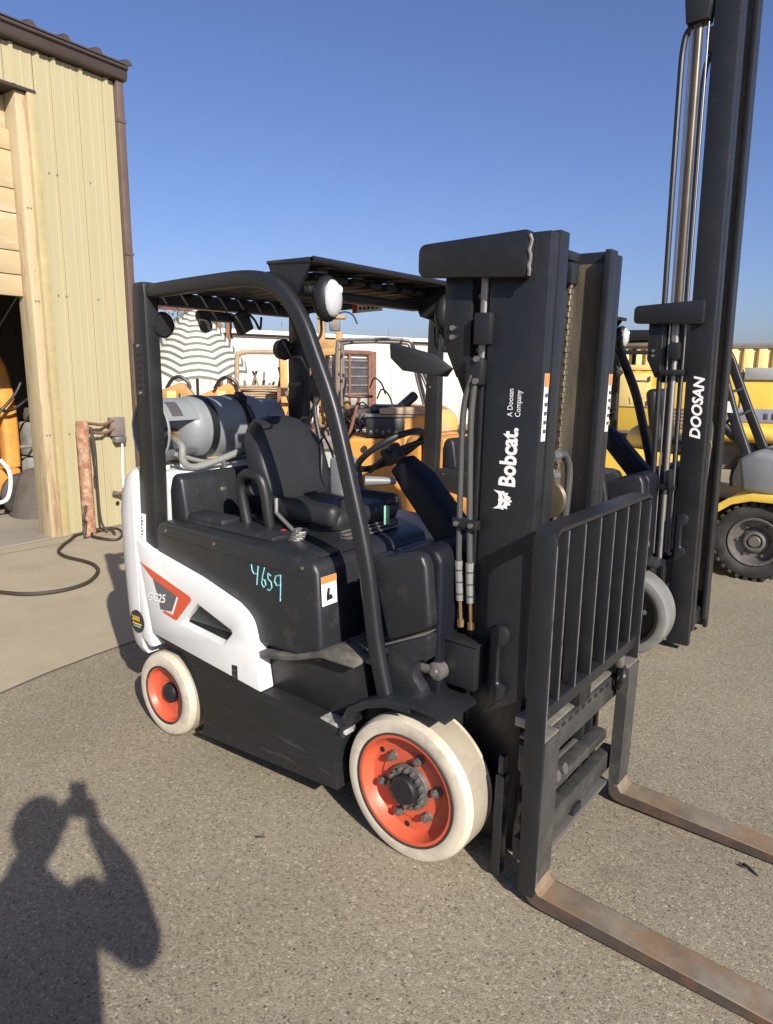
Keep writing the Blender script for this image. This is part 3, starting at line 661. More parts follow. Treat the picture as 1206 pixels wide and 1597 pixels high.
    if s.get('decal'):
        wl = flat(rect(.19, .042), (-1.065, .438, 1.992), (1, 0, .03), (0, 0, 1), 'white_decal', f, 'warning_strip')
        flat(rect(.03, .042), (-1.065, .4355, 1.992), (1, 0, .03), (0, 0, 1), 'red_plastic', wl, 'label_head')
        for i in range(5): flat(rect(.014, .014), (-1.02+.026*i, .4355, 2.006), (1, 0, .03), (0, 0, 1), 'black_decal', wl, 'label_line')
    # --- seat
    seat = B(MB().box((-.80, 0, 1.09), (.44, .44, .10), .045, seg=4), 'seat', 'seat_vinyl')
    for sg in (-1, 1): B(MB().box((-.80, sg*.20, 1.115), (.42, .08, .10), .036, seg=4), 'seat_bolster', 'seat_vinyl', seat)
    bk = MB(); rings = []
    for z, hw, t, xo in ((1.08, .14, .05, -1.03), (1.12, .185, .075, -1.05), (1.20, .214, .085, -1.075), (1.30, .216, .085, -1.11), (1.39, .20, .08, -1.145), (1.44, .168, .07, -1.163), (1.48, .12, .055, -1.176), (1.498, .06, .03, -1.181)):
        pts = []
        for i in range(24):
            a = 2*math.pi*i/24; ca, sa = math.cos(a), math.sin(a)
            y = hw*math.copysign(abs(sa)**.75, sa); x = xo+t*math.copysign(abs(ca)**.8, ca)
            if ca > 0: x += .045*(abs(y)/hw)**3*(hw/.22)
            pts.append((x, y, z))
        rings.append(pts)
    bk.ring_skin(rings); bk = B(bk, 'backrest', 'seat_vinyl', seat, smooth=60)
    B(MB().tube(smooth_path([(-.99, .225, 1.14), (-.998, .235, 1.22), (-1.03, .238, 1.32), (-1.07, .21, 1.42)]), .006, 6), 'seat_piping', 'black_plastic', bk)
    B(MB().tube(smooth_path([(-.985, .15, 1.13), (-.985, .12, 1.22), (-1.0, .135, 1.31), (-1.04, .17, 1.37), (-1.06, .215, 1.39)]), .005, 6), 'seat_seam', 'black_plastic', bk)
    B(MB().b2(-1.06, -.58, -.20, .20, 1.0, 1.055, .01), 'seat_base', 'black_plastic', seat)
    for i in range(3): B(MB().b2(-.66-.02*i, -.54-.02*i, -.19, .16, 1.025+.012*i, 1.031+.012*i, .002), 'seat_rail', 'dull_steel', seat)
    for sg in (-1, 1):
        B(MB().tube(smooth_path([(-1.04, sg*.30, 1.04), (-1.06, sg*.305, 1.14), (-1.065, sg*.31, 1.22), (-1.03, sg*.315, 1.262), (-.98, sg*.315, 1.268), (-.935, sg*.31, 1.25), (-.915, sg*.305, 1.19), (-.905, sg*.30, 1.10), (-.90, sg*.29, 1.02)]), .024, 12), 'hip_restraint', 'black_plastic', seat)
    B(MB().cyl((-1.08, -.27, 1.17), (-1.0, -.285, 1.20), .03, 12), 'recline_knob', 'black_plastic', seat)
    B(MB().tube([(-.885, -.27, 1.17), (-.875, -.28, 1.11), (-.745, -.30, 1.05), (-.755, -.305, .985)], .009, 8), 'brake_lever', 'dull_steel')
    sp = []
    for i in range(60): a = i*.72; sp.append((-.735+.030*math.cos(a)+.0008*i, -.315+.030*math.sin(a), 1.005+.0011*i))
    B(MB().tube(sp, .005, 6), 'coil_cord', 'dull_steel')
    mk = B(MB().cyl((-.85, -.42, 1.032), (-.76, -.38, 1.036), .007, 8), 'marker_pen', 'white_decal')
    B(MB().ball((-.80, -.31, 1.04), .02, 10, (1, 1, .7)), 'cap', 'red_plastic', mk)
    if s.get('decal'):
        st = flat(rect(.082, .112), (-.4085, -.492, .845), (0, 1, 0), (-.05, 0, 1), 'white_decal', hd, 'warning_label')
        flat(rect(.082, .026), (-.4108, -.492, .931), (0, 1, 0), (-.05, 0, 1), 'label_orange', st, 'label_head')
        flat([(.0, 0), (.034, .004), (.03, .02), (.016, .022), (.02, .046), (.008, .05), (.0, .02)], (-.4078, -.468, .862), (0, 1, 0), (-.05, 0, 1), 'black_decal', st, 'label_pictogram')
        # chalk number
        def chalk(pts, w=.0030):
            B(MB().tube([(x, -.5035, z) for x, z in pts], w, 5), 'chalk_stroke', 'teal_chalk', hd, smooth=0)
        chalk([(-.786, .945), (-.782, .920), (-.772, .908), (-.750, .912)]); chalk([(-.745, .945), (-.750, .912), (-.756, .865)])
        chalk([(-.708, .945), (-.722, .905), (-.727, .875), (-.715, .862), (-.703, .875), (-.708, .893), (-.722, .895)])
        chalk([(-.690, .925), (-.672, .918)]); chalk([(-.690, .925), (-.689, .902), (-.672, .892), (-.668, .872), (-.682, .856), (-.694, .858)])
        chalk([(-.618, .930), (-.645, .922), (-.652, .900), (-.640, .884), (-.618, .892)]); chalk([(-.617, .932), (-.619, .880), (-.622, .825)])
    # --- steering column, wheel, levers
    B(MB().sweep([(-.02, 0, .98), (-.15, 0, 1.08), (-.33, 0, 1.27), (-.41, 0, 1.335)], rrect(.145, .125, .03), scale=[1.15, 1.0, .95, .72]), 'steering_column', 'navy_plastic', smooth=50)
    n = Vector((-.58, 0, .82)).normalized(); cc = Vector((-.475, 0, 1.385)); s1 = Vector((0, 1, 0)); s2 = n.cross(s1)
    sw = MB(); sw.tube([cc+(s1*math.cos(a)+s2*math.sin(a))*.152 for a in [2*math.pi*i/40 for i in range(40)]], .0135, 10, closed=True); sw = B(sw, 'steering_wheel', 'black_plastic')
    for a in (R(90), R(210), R(330)): B(MB().tube([cc-n*.01+(s1*math.cos(a)+s2*math.sin(a))*.02, cc-n*.012+(s1*math.cos(a)+s2*math.sin(a))*.15], .014, 8), 'spoke', 'black_plastic', sw)
    B(MB().cyl(cc-n*.05, cc+n*.012, .045, 20), 'wheel_boss', 'black_plastic', sw)
    B(MB().tube([(-.40, -.06, 1.27), (-.44, -.10, 1.272), (-.49, -.15, 1.272)], [.012, .018, .022], 12), 'direction_lever', 'pod_grey')
    B(MB().cyl((-.41, -.03, 1.19), (-.445, -.06, 1.18), .018, 10), 'ignition_key', 'black_plastic')
    B(MB().b2(-.448, -.442, -.078, -.045, 1.085, 1.165, .002), 'key_tag', 'green_tag')
    B(MB().box((-.63, -.12, 1.275), (.085, .10, .165), .018, seg=3), 'control_pod', 'pod_grey')
    B(MB().cyl((-.63, -.12, 1.18), (-.64, -.12, 1.05), .022, 10), 'pod_stalk', 'black_plastic')
    # reversing grip on the guard
    gp = MB().tube(smooth_path([(-1.40, .43, 1.40), (-1.27, .38, 1.54), (-1.19, .30, 1.57), (-1.185, .285, 1.53), (-1.17, .28, 1.45), (-1.10, .28, 1.20), (-1.035, .28, 1.02)]), .013, 10)
    gp = B(gp, 'reverse_grip', 'hood_plastic'); B(MB().cyl((-1.105, .28, 1.225), (-1.075, .28, 1.115), .036, 18), 'horn_canister', 'black_plastic', gp)
    # --- wheels
    for sg in (-1, 1):
        wheel('front_wheel', f, 0, sg*.5194, .2665, .2665, .178, .206, sg, s['tyre'], s['rim'])
        wheel('rear_wheel', f, -1.3984, sg*.535, .2032, .2032, .13, .138, sg, s['tyre'], s['rim'], False)
    # --- mast, tilted about its foot
    tau = s.get('tau', .0142); pv = Vector((.1, 0, .25))
    TT = Matrix.Translation(pv) @ Matrix.Rotation(tau, 4, 'Y') @ Matrix.Translation(-pv)
    zt = s['mast_top']; hm = s.get('hm', .292); xm = .318; xb_ = s.get('rail_back', .118)
    Q = lambda: MB(TT)
    mast = B(Q().b2(.14, .29, -.22, .22, .10, .20, .01), 'mast', 'mast_paint')   # foot cross member carries the rails
    Bm = lambda mb, n_, m_='mast_paint', **k: mb.build(n_, m_, mast, **k)
    for sg in (-1, 1):
        # outer channel (opening inwards) and inner channel
        y0, y1 = sg*hm, sg*(hm-.014)
        ch = [(y0, xb_), (y0, xm), (sg*(hm-.055), xm), (sg*(hm-.055), xm-.022), (y1, xm-.030), (y1, xb_+.030), (sg*(hm-.055), xb_+.022), (sg*(hm-.055), xb_)]
        mb = Q(); mb.prism([(x, y) for y, x in ch], 'z', s.get('mast_foot', .05), zt, bev=.004); Bm(mb, 'outer_rail')
        yi = hm-.058
        ci = [(sg*yi, xb_+.017), (sg*yi, xm+.004), (sg*(yi-.062), xm+.004), (sg*(yi-.062), xm-.020), (sg*(yi-.014), xm-.028), (sg*(yi-.014), xb_+.042), (sg*(yi-.062), xb_+.034), (sg*(yi-.062), xb_+.017)]
        mb = Q(); mb.prism([(x, y) for y, x in ci], 'z', .12, zt+s.get('inner_up', .01), bev=.004); Bm(mb, 'inner_rail')
        Bm(Q().prism([(xb_+.047, sg*(yi-.0145)), (xm-.03, sg*(yi-.0145)), (xm-.03, sg*(yi-.0175)), (xb_+.047, sg*(yi-.0175))], 'z', .3, zt-.03), 'greased_track', 'greasy_steel')
        # lift cylinder behind the channel
        Bm(Q().cyl((.096, sg*(hm-.028), .12), (.096, sg*(hm-.028), s.get('cyl_top', 1.70)), .024, 18), 'lift_cylinder', 'black_plastic')
        Bm(Q().cyl((.092, sg*(hm-.020), s.get('cyl_top', 1.70)), (.092, sg*(hm-.020), zt-.08), .016, 14), 'cylinder_rod', 'dull_steel')
        Bm(Q().box((.108, sg*(hm-.004), 1.845), (.06, .055, .10), .006), 'cylinder_head'); Bm(Q().b2(.03, .125, sg*(hm-.045), sg*(hm-.055), 1.66, 2.05, .003), 'backing_plate', 'black_plastic')
        for z in (1.78, 1.87, 1.95): Bm(Q().cyl((.058, sg*(hm-.045), z), (.058, sg*(hm-.038), z), .007, 8), 'bolt', 'steel')
        if s.get('tall'):
            yo = sg*(hm-.02)
            Bm(Q().cyl((.105, yo, 2.05), (.105, yo, 3.62), .023, 18), 'ram_barrel', 'ram_brown')
            for dx in (-.040, .052): Bm(Q().cyl((.105+dx, yo-sg*.0, .6), (.105+dx, yo, 3.60), .007, 10), 'ram_pipe', 'steel')
            Bm(Q().cyl((.105, yo, .30), (.105, yo, 2.06), .017, 16), 'ram_rod', 'dull_steel')
            Bm(Q().prism([(.03, 3.74), (.045, 3.60), (.165, 3.60), (.185, 3.76)], 'y', sg*(hm-.07), sg*(hm+.03), bev=.01), 'ram_head', 'black_plastic')
            Bm(Q().tube(smooth_path([(.035, yo, .5), (.025, yo, 1.6), (.022, yo, 3.2), (.030, yo, 3.52), (.062, yo, 3.60)]), .017, 10), 'ram_hose', 'black_plastic')
            for z in (1.03, 1.72): Bm(Q().box((.105, yo-sg*-.01, z), (.14, .07, .035), .006), 'pipe_clamp', 'black_plastic')
        # guard plate near the top, its plate behind
        Bm(Q().prism(round_corner(round_corner(round_corner(round_corner([(-.135, 2.012), (.268, 1.990), (.268, 2.128), (-.135, 2.114)], 3, .03), 2, .02), 1, .02), 0, .03), 'y', sg*(hm+.004), sg*(hm+.043), bev=.006), 'top_plate')
        Bm(Q().prism([(-.055, 1.80), (-.055, 2.04), (.050, 2.04), (.050, 1.86), (.050, 1.69), (.0, 1.69)], 'y', sg*(hm-.006), sg*(hm-.02), bev=.003), 'hose_guard')
        for z in (1.85, 1.82): Bm(Q().cyl((-.018, sg*(hm-.006), z), (-.018, sg*(hm+.004), z), .009, 8), 'bolt', 'steel')
        # side lugs and lower bracket
        Bm(Q().prism([(.20, .56), (.235, .60), (.262, .62), (.262, .665), (.235, .67), (.235, .80), (.262, .81), (.27, .86), (.245, .88), (.20, .87)], 'y', sg*(hm+.002), sg*(hm+.033), bev=.010), 'mast_mount')
        if not s.get('tall'):
            Bm(Q().b2(.035, .175, sg*.365, sg*.30, .635, .795, .006), 'trunnion_box')
            Bm(Q().b2(.030, .180, sg*.370, sg*.295, .796, .803, .002), 'trunnion_lid', 'scuffed_paint'); Bm(Q().b2(.022, .030, sg*.370, sg*.295, .790, .808, .002), 'trunnion_edge', 'worn_edge')
            Bm(Q().b2(.30, .335, sg*.415, sg*.375, .03, .40, .006), 'side_guide'); Bm(Q().b2(.306, .328, sg*.41, sg*.38, .405, .47, .004), 'guide_pin')
            wb_ = [(.272+.003*math.sin(i*2.1), sg*(hm+.040+.003*math.sin(i*1.7)), 1.995+.0145*i) for i in range(9)]
            Bm(Q().tube(wb_, .0055, 6), 'weld_bead', 'worn_edge')
        # tilt cylinder
        Bm(MB().cyl((-.22, sg*.33, .66), (-.06, sg*.33, .675), .036, 16), 'tilt_cylinder', 'dull_steel'); Bm(MB().cyl((-.06, sg*.33, .675), (.04, sg*.33, .69), .02, 12), 'tilt_rod', 'chrome')
        Bm(MB().lathe([(0, -.022), (.024, -.022), (.034, -.016), (.034, .016), (.024, .022), (0, .022)], (.045, sg*.385, .685), 'y', 18), 'rod_eye', 'bolt_steel'); Bm(MB().cyl((-.06, sg*.385, .68), (.03, sg*.385, .685), .024, 14), 'rod_end', 'bolt_steel'); Bm(MB().cyl((.045, sg*.405, .685), (.045, sg*.418, .685), .013, 10), 'pivot_pin', 'steel'); Bm(MB().prism([(.0, .70), (.02, .745), (.045, .74), (.03, .70)], 'y', sg*.40, sg*.385, bev=.003), 'clevis', 'steel')
        # stickers on the front flanges
        if s.get('decal'):
            wl = flat(rect(.027, .21), (xm+.0008, sg*(hm-.028)-.014, 1.50), (0, 1, 0), (0, 0, 1), 'white_decal', mast, 'warning_label', T=TT)
            flat(rect(.027, .04), (xm+.0028, sg*(hm-.028)-.014, 1.670), (0, 1, 0), (0, 0, 1), 'label_orange', wl, 'label_head', T=TT)
            for i in range(5): flat(rect(.016, .012), (xm+.0028, sg*(hm-.028)-.008, 1.525+.028*i), (0, 1, 0), (0, 0, 1), 'hose_grey', wl, 'label_line', T=TT)
    # chain on the centre line, its anchor at the top
    cb = Q(); z = .6; k = 0
    while z < zt-.12:
        w = .009 if k % 2 else .015
        cb.b2(.256, .270, -.012-w, -.012+w, z, z+.020, .003, 1); z += .019; k += 1
    Bm(cb, 'lift_chain', 'chain_steel', smooth=0)
    Bm(Q().box((.252, -.015, zt-.09), (.05, .05, .07), .008), 'chain_anchor'); Bm(Q().b2(.15, .27, -.05, .03, zt-.05, zt-.02, .004), 'chain_bracket')
    Bm(Q().b2(.125, .150, -.27, .27, zt-.14, zt-.02, .006), 'rail_crossbar'); Bm(Q().b2(.125, .150, -.27, .27, 1.02, 1.14, .006), 'rail_crossbar'); Bm(Q().b2(.125, .150, -.27, .27, .40, .56, .006), 'rail_crossbar')
    Bm(Q().b2(.165, .19, -.215, .215, zt-.10, zt-.0, .006), 'inner_crossbar')
    # free-lift cylinder, pulley and pipes in the middle
    Bm(Q().cyl((.235, .02, .30), (.235, .02, 1.22), .036, 18), 'free_lift_cylinder', 'black_plastic')
    Bm(Q().lathe([(.0, -.014), (.055, -.014), (.068, -.012), (.06, 0), (.068, .012), (.055, .014), (0, .014)], (.245, -.045, 1.275), 'y', 28), 'hose_pulley', 'chain_steel')
    Bm(Q().tube(smooth_path([(.27, -.085, 1.43), (.275, -.02, 1.435), (.275, .02, 1.42), (.278, .05, 1.37), (.275, .055, 1.25), (.27, .05, 1.1), (.26, .04, .9)]), .014, 10), 'pressure_pipe', 'hose_grey')
    for z in (1.43, 1.36): Bm(Q().cyl((.27, -.09, z), (.27, -.04, z), .02, 8), 'pipe_fitting', 'dull_steel')
    Bm(Q().ball((.255, -.06, 1.36), .03, 10), 'pipe_fitting', 'bolt_steel')
    # hoses with sleeves on the near side of the mast
    if not s.get('tall'):
        for pth in ([(.078, 1.70), (.052, 1.58), (.052, 1.35), (.058, 1.07), (.070, .93)], [(.090, 1.69), (.082, 1.55), (.090, 1.30), (.102, 1.07), (.112, .93)]):
            Bm(Q().tube(smooth_path([(x, -.312, z) for x, z in pth]), .0105, 10), 'mast_hose', 'hose_grey')
            (xa, za), (xe, ze) = pth[3], pth[4]
            Bm(Q().tube([(xa, -.312, za), ((xa+xe)/2, -.312, (za+ze)/2), (xe, -.312, ze)], .0145, 10), 'hose_sleeve', 'sleeve_grey')
            for t in (.2, .5, .8): Bm(Q().cyl((xa+(xe-xa)*t, -.312, za+(ze-za)*t), (xa+(xe-xa)*t, -.312, za+(ze-za)*t-.006), .0158, 10), 'sleeve_band', 'hose_grey')
            Bm(Q().tube([(xe, -.312, ze), (xe+.006, -.312, .86)], .007, 8), 'hose_end', 'brass'); Bm(Q().cyl((xe+.006, -.312, .86), (xe+.008, -.312, .835), .013, 6), 'hose_nut', 'brass')
        Bm(Q().box((.085, -.318, 1.205), (.10, .030, .035), .006), 'hose_clamp', 'black_plastic')
        for x in (.055, .112): Bm(Q().cyl((x, -.333, 1.205), (x, -.340, 1.205), .009, 8), 'bolt', 'steel')
        Bm(Q().box((.085, -.295, 1.71), (.065, .05, .09), .012), 'hose_manifold', 'black_plastic')
        for z in (1.68, 1.75): Bm(Q().cyl((.10, -.32, z), (.10, -.33, z), .010, 8), 'bolt', 'steel')
    # writing on the side of the channel, reading upwards
    wo = dict(d=(0, 0, 1), up=(-1, 0, 0), material='white_decal', parent=mast, T=TT)
    if s['brand'] == 'a':
        lettering('Bobcat.', .082, (.244, -hm-.0008, 1.345), bold=.036, sx=.78, **wo)
        lettering('A Doosan', .027, (.222, -hm-.0008, 1.572), bold=.006, sx=.80, **wo); lettering('Company', .027, (.250, -hm-.0008, 1.572), bold=.006, sx=.80, **wo)
        head = [(0, 1.0), (.18, .74), (.36, .70), (.50, .73), (.64, .70), (.82, .74), (1.0, 1.0), (.97, .64), (1.0, .42), (.90, .44), (.94, .22), (.78, .26), (.70, .06), (.60, .12), (.5, -.02), (.40, .12), (.30, .06), (.22, .26), (.06, .22), (.10, .44), (0, .42), (.03, .64)]
        holes = [[(.20, .56), (.42, .46), (.40, .40), (.26, .44)], [(.80, .56), (.74, .44), (.60, .40), (.58, .46)], [(.44, .22), (.56, .22), (.5, .13)]]
        flat([(x*.062, y*.068) for x, y in head], (.238, -hm-.0006, 1.268), (0, 0, 1), (-1, 0, 0), 'white_decal', mast, 'cat_emblem', holes=[[(x*.062, y*.068) for x, y in h_] for h_ in holes], T=TT)
    else:
        lettering('DOOSAN', .082, (.288, -hm-.0008, 1.33), bold=.034, sx=1.02, shear=.22, **wo)
    if s.get('carriage'):
        # --- carriage, load backrest and forks, shifted sideways on the carriage
        ss = -.037; y0, y1 = ss-.421, ss+.421; xb = .475
        car = B(Q().b2(.385, .432, y0+.03, y1-.03, .455, .548, .004), 'carriage', 'worn_black')
        Bc = lambda mb, n_, m_='mast_paint', p_=car, **k: mb.build(n_, m_, p_, **k)
        Bc(Q().b2(.385, .432, y0+.03, y1-.03, .135, .215, .004), 'lower_fork_bar', 'worn_black')
        Bc(Q().b2(.33, .385, y0+.10, y1-.10, .565, .60, .004), 'shift_rail', 'dull_steel'); Bc(Q().b2(.37, .42, y0+.06, y1-.06, .552, .562, .002), 'bar_lip', 'worn_edge')
        for i in range(13): Bc(Q().b2(.4325, .4345, y0+.08+.056*i, y0+.108+.056*i, .533, .546, .001), 'bar_notch', 'black_plastic')
        for yy in (-.20, -.12, .12, .20): Bc(Q().b2(.34, .385, yy-.012, yy+.012, .12, .62, .003), 'carriage_plate')
        Bc(Q().cyl((.36, -.22, .30), (.36, .16, .30), .026, 14), 'shift_cylinder', 'dull_steel')
        for yy in (-.20, -.14): Bc(Q().cyl((.39, yy, .33), (.43, yy, .345), .02, 8), 'cylinder_port', 'steel')
        Bc(Q().b2(.37, .425, y0+.12, y1-.12, .285, .325, .004), 'middle_bar', 'worn_black')
        Bc(Q().b2(.36, .45, y0+.14, y1-.14, .10, .118, .003), 'bottom_plate', 'dull_steel')
        Bc(Q().b2(.40, .445, ss-.03, ss+.04, .119, .15, .004), 'lower_hook')
        # backrest
        br = Bc(Q().b2(.425, .472, y0+.012, y1-.012, .655, .700, .004), 'load_backrest')
        for yy in (y0, y1):
            sg = -1 if yy < ss else 1
            Bc(Q().prism([(.4865, .09), (.4765, 1.22), (.4778, 1.22), (.4878, .09)], 'y', yy-sg*.004, yy-sg*.011), 'edge_glint', 'edge_glint', br)  # thin pale strip: reflection line painted onto the post's front edge
            po = [(.428, .048), (.402, 1.20), (.405, 1.240), (.412, 1.254), (.475, 1.256), (.486, .066), (.478, .048)]
            Bc(Q().prism([(x, z) for x, z in po], 'y', yy, yy-sg*.014, bev=.003), 'end_post', 'mast_paint', br)
        top = [(.452, y0+.006, 1.248), (.452, y0+.016, 1.258), (.452, y0+.035, 1.264), (.452, y1-.035, 1.264), (.452, y1-.016, 1.258), (.452, y1-.006, 1.248)]
        Bc(Q().sweep(top, [(-.045, -.006), (.025, -.006), (.025, .006), (-.045, .006)], side=(1, 0, 0)), 'top_bar', 'mast_paint', br)
        for i in range(6):
            yy = y0+.105+.126*i
            Bc(Q().prism([(.4725, .70), (.4685, 1.250), (.4698, 1.250), (.4738, .70)], 'y', yy-.0035, yy+.0035), 'edge_glint', 'edge_glint', br)  # same painted reflection line on each upright
            Bc(Q().prism([(.430, .70), (.418, 1.255), (.468, 1.255), (.472, .70)], 'y', yy-.005, yy+.005, bev=.002), 'upright', 'mast_paint', br)
        for yy in (y0+.06, y1-.06, ss): Bc(Q().b2(.41, .44, yy-.05, yy+.05, .56, .66, .004), 'backrest_tab', 'mast_paint', br)
        # forks
        for yf in (ss-.365, ss+.365):
            fk = MB(TT); xh = .4868; w = .104
            pr = [(xh-.040, .60), (xh-.004, .60), (xh, .575), (xh+.0, .096), (xh+.006, .074), (xh+.022, .066), (xh+.55, .056), (xh+1.05, .036), (xh+1.07, .028), (xh+1.05, .021), (xh+.02, .021), (xh-.016, .026), (xh-.034, .044), (xh-.040, .075)]
            fk.prism(pr, 'y', yf-w/2, yf+w/2, bev=.0025, seg=1)
            fo = B(fk, 'fork', 'fork_steel', smooth=18)
            B(MB(TT).prism([(xh-.0435, .597), (xh-.0435, .14), (xh-.038, .075), (xh+.0005, .10), (xh+.0005, .597)], 'y', yf-w/2-.0015, yf+w/2+.0015), 'shank_paint', 'worn_black', fo)
            for e_ in (-1, 1): B(MB(TT).prism([(xh-.034, .044), (xh-.040, .09), (xh-.002, .085), (xh+.010, .0665), (xh+.55, .0535), (xh+1.045, .0335), (xh+1.05, .0225), (xh+.02, .0225), (xh-.014, .0275)], 'y', yf+e_*(w/2-.001), yf+e_*(w/2+.0012)), 'blade_side', 'fork_side', fo)
            B(MB(TT).b2(xh-.050, xh-.003, yf-w/2+.004, yf+w/2-.004, .598, .606, .002), 'shank_cap', 'worn_edge', fo)
        lk = Q().box((.455, ss+.365-.07, .625), (.03, .04, .05), .01); Bc(lk, 'fork_latch', 'bolt_steel')
        Bc(Q().tube(smooth_path([(.46, ss+.365-.05, .60), (.475, ss+.365-.085, .57), (.46, ss+.365-.08, .53), (.45, ss+.365-.06, .51)]), .012, 8), 'latch_handle', 'black_plastic')
    return f

make_forklift((0, 0, 0), 'dark grey and white forklift with orange wheel rims in front, chalked number on its hood', dict(dark='dark_paint', accent='orange_paint', panel='white_paint', cw='white_paint', tyre='cream_rubber', rim='orange_paint', decal=True, mast_top=2.125, brand='a', carriage=True))
make_forklift((-.075, 2.355, 0), 'dark forklift with orange bodywork and a tall mast rising out of view', dict(dark='dark_paint', accent='orange_paint', panel='machine_orange', cw='machine_orange', skirt='machine_orange', tyre='grey_rubber', rim='dark_paint', decal=False, mast_top=4.75, tall=True, brand='b', carriage=False, tau=-.013, cyl_top=1.9, inner_up=-.4, hm=.24, rail_back=.185, mast_foot=.04))

# ---------------------------------------------------------------- propane tank on the counterweight
tk = thing('propane_tank', 'pale grey propane cylinder strapped across the white counterweight behind the seat', 'gas tank', (-1.62, 0, 1.425))
tp_ = [(0, -.265), (.06, -.262), (.11, -.248), (.142, -.222), (.154, -.185), (.155, -.17), (.155, .20), (.152, .225), (.135, .262), (.10, .288), (.05, .30), (0, .302)]
MB().lathe(tp_, (0, 0, 0), 'y', 48).build('shell', 'tank_grey', tk)
col = MB(); col.lathe([(.150, -.375), (.150, -.20), (.145, -.20), (.145, -.375), (.150, -.375)], (0, 0, 0), 'y', 40, R(20), R(325)); col.build('collar', 'tank_grey', tk)
MB().lathe([(.148, -.372), (.154, -.379), (.148, -.386), (.142, -.379), (.148, -.372)], (0, 0, 0), 'y', 40).build('collar_ring', 'tank_grey', tk)
MB().lathe([(.13, .38), (.13, .25), (.125, .25), (.125, .38), (.13, .38)], (0, 0, 0), 'y', 40).build('foot_ring', 'tank_grey', tk)
vv = MB().cyl((.02, -.26, -.02), (.02, -.315, -.02), .028, 16); vv = vv.build('valve', 'brass', tk)
MB().cyl((.02, -.30, -.02), (.11, -.325, -.03), .018, 12).build('valve_outlet', 'brass', vv); MB().lathe([(0, -.345), (.036, -.345), (.04, -.335), (.036, -.32), (0, -.32)], (.02, 0, -.02), 'y', 18).build('hand_wheel', 'bolt_steel', vv)
MB().lathe([(.1512, -.35), (.1522, -.35), (.1522, -.29), (.1512, -.29), (.1512, -.35)], (0, 0, 0), 'y', 8, R(28), R(62)).build('data_plate', 'steel', tk)
for y, w in ((-.115, .040), (.10, .040)):
    MB().lathe([(.156, -w/2), (.161, -w/2), (.161, w/2), (.156, w/2)], (0, y, 0), 'y', 48).build('strap', 'black_plastic', tk)
MB().box((.085, .10, .15), (.06, .05, .03), .008, Matrix.Rotation(R(35), 3, 'Y')).build('strap_latch', 'black_plastic', tk)
MB().tube([(.14, .10, .10), (.20, .12, -.02), (.21, .13, -.10)], .014, 8).build('clamp_arm', 'black_plastic', tk)
MB().tube(smooth_path([(.12, -.33, -.04), (.19, -.345, -.07), (.20, -.35, -.13), (.21, -.30, -.165), (.24, -.18, -.14), (.26, -.08, -.11), (.25, -.03, -.10)]), .017, 10).build('gas_hose', 'sleeve_grey', tk)
MB().tube(smooth_path([(.16, -.37, -.10), (.20, -.20, -.15), (.22, .05, -.14), (.22, .2, -.15)]), .011, 8).build('bracket_rod', 'sleeve_grey', tk)
for y in (-.2, .18): MB().prism([(-.14, -.172), (.15, -.172), (.15, -.12), (.10, -.135), (0, -.158), (-.10, -.135), (-.14, -.12)], 'y', y-.02, y+.02).build('saddle', 'black_plastic', tk)
MB().cyl((.25, -.16, -.13), (.25, -.15, -.175), .012, 8).build('hose_clip', 'steel', tk)
# ---------------------------------------------------------------- yellow pneumatic forklift at the edge
yt = thing('forklift', 'yellow forklift with grey cowl and big black pneumatic tyre beyond the tall mast', 'forklift', (.20, 4.16, 0))
def pneu(name, x, y, z, r, w, sg):
    P = (x, y, z); t = MB(); t.lathe([(r*.60, .02), (r*.66, .004), (r*.80, -.006), (r*.92, .006), (r*.97, .03), (r*.97, w-.03), (r*.9, w), (r*.6, w-.02)], P, 'y', 56, flip=-sg)
    tw = t.build(name, 'black_rubber', yt)
    for k in range(30):
        a = 2*math.pi*k/30; m_ = Matrix.Rotation(-a, 3, 'Y')
        MB().box(Vector((x, y-sg*.05, z))+m_ @ Vector((r*.965, 0, 0)), (r*.075, .11, r*.10), .004, m_, 1).build('tread_lug', 'black_rubber', tw)
    MB().lathe([(r*.62, .015), (r*.60, .0), (r*.56, .004), (r*.53, .03), (r*.50, .07), (r*.34, .085), (r*.30, .07), (0, .07)], P, 'y', 48, flip=-sg).build('rim', 'bolt_steel', tw)
    MB().lathe([(r*.27, .07), (r*.25, .035), (r*.20, .03), (r*.16, .05), (r*.12, .02), (0, .02)], P, 'y', 32, flip=-sg).build('hub', 'dull_steel', tw)
    for k in range(6):
        a = 2*math.pi*k/6; c = Vector((x+.40*r*math.cos(a), y, z+.40*r*math.sin(a)))
        MB().cyl(c-Vector((0, sg*.085, 0)), c-Vector((0, sg*.055, 0)), .013, 6).build('lug_nut', 'bolt_steel', tw)
    return tw
for sg in (-1, 1):
    pneu('front_wheel', 0, sg*.06+(0 if sg < 0 else .95), .335, .335, .22, sg)
    pneu('rear_wheel', -1.55, sg*.03+(.06 if sg < 0 else .86), .28, .28, .18, sg)
fe = [(-.42, .36), (-.40, .48), (-.32, .60), (-.20, .69), (-.05, .735), (.12, .735), (.26, .69), (.36, .60)]
MB().sweep([(x, .05, z) for x, z in fe], rrect(.30, .02, .008, 2)).build('fender', 'machine_yellow', yt)
MB().sweep([(x, -.10, z-.02) for x, z in fe], rrect(.012, .06, .005, 2)).build('fender_lip', 'machine_yellow', yt)
MB().prism([(-1.9, .25), (-1.95, .9), (-1.85, 1.05), (-.62, .98), (-.60, .25)], 'y', 0, .95, bev=.03).build('body', 'machine_yellow', yt)
MB().prism([(-.60, .25), (-.60, .62), (-.42, .66), (.30, .62), (.30, .25)], 'y', .12, .85, bev=.01).build('floor_frame', 'black_plastic', yt)
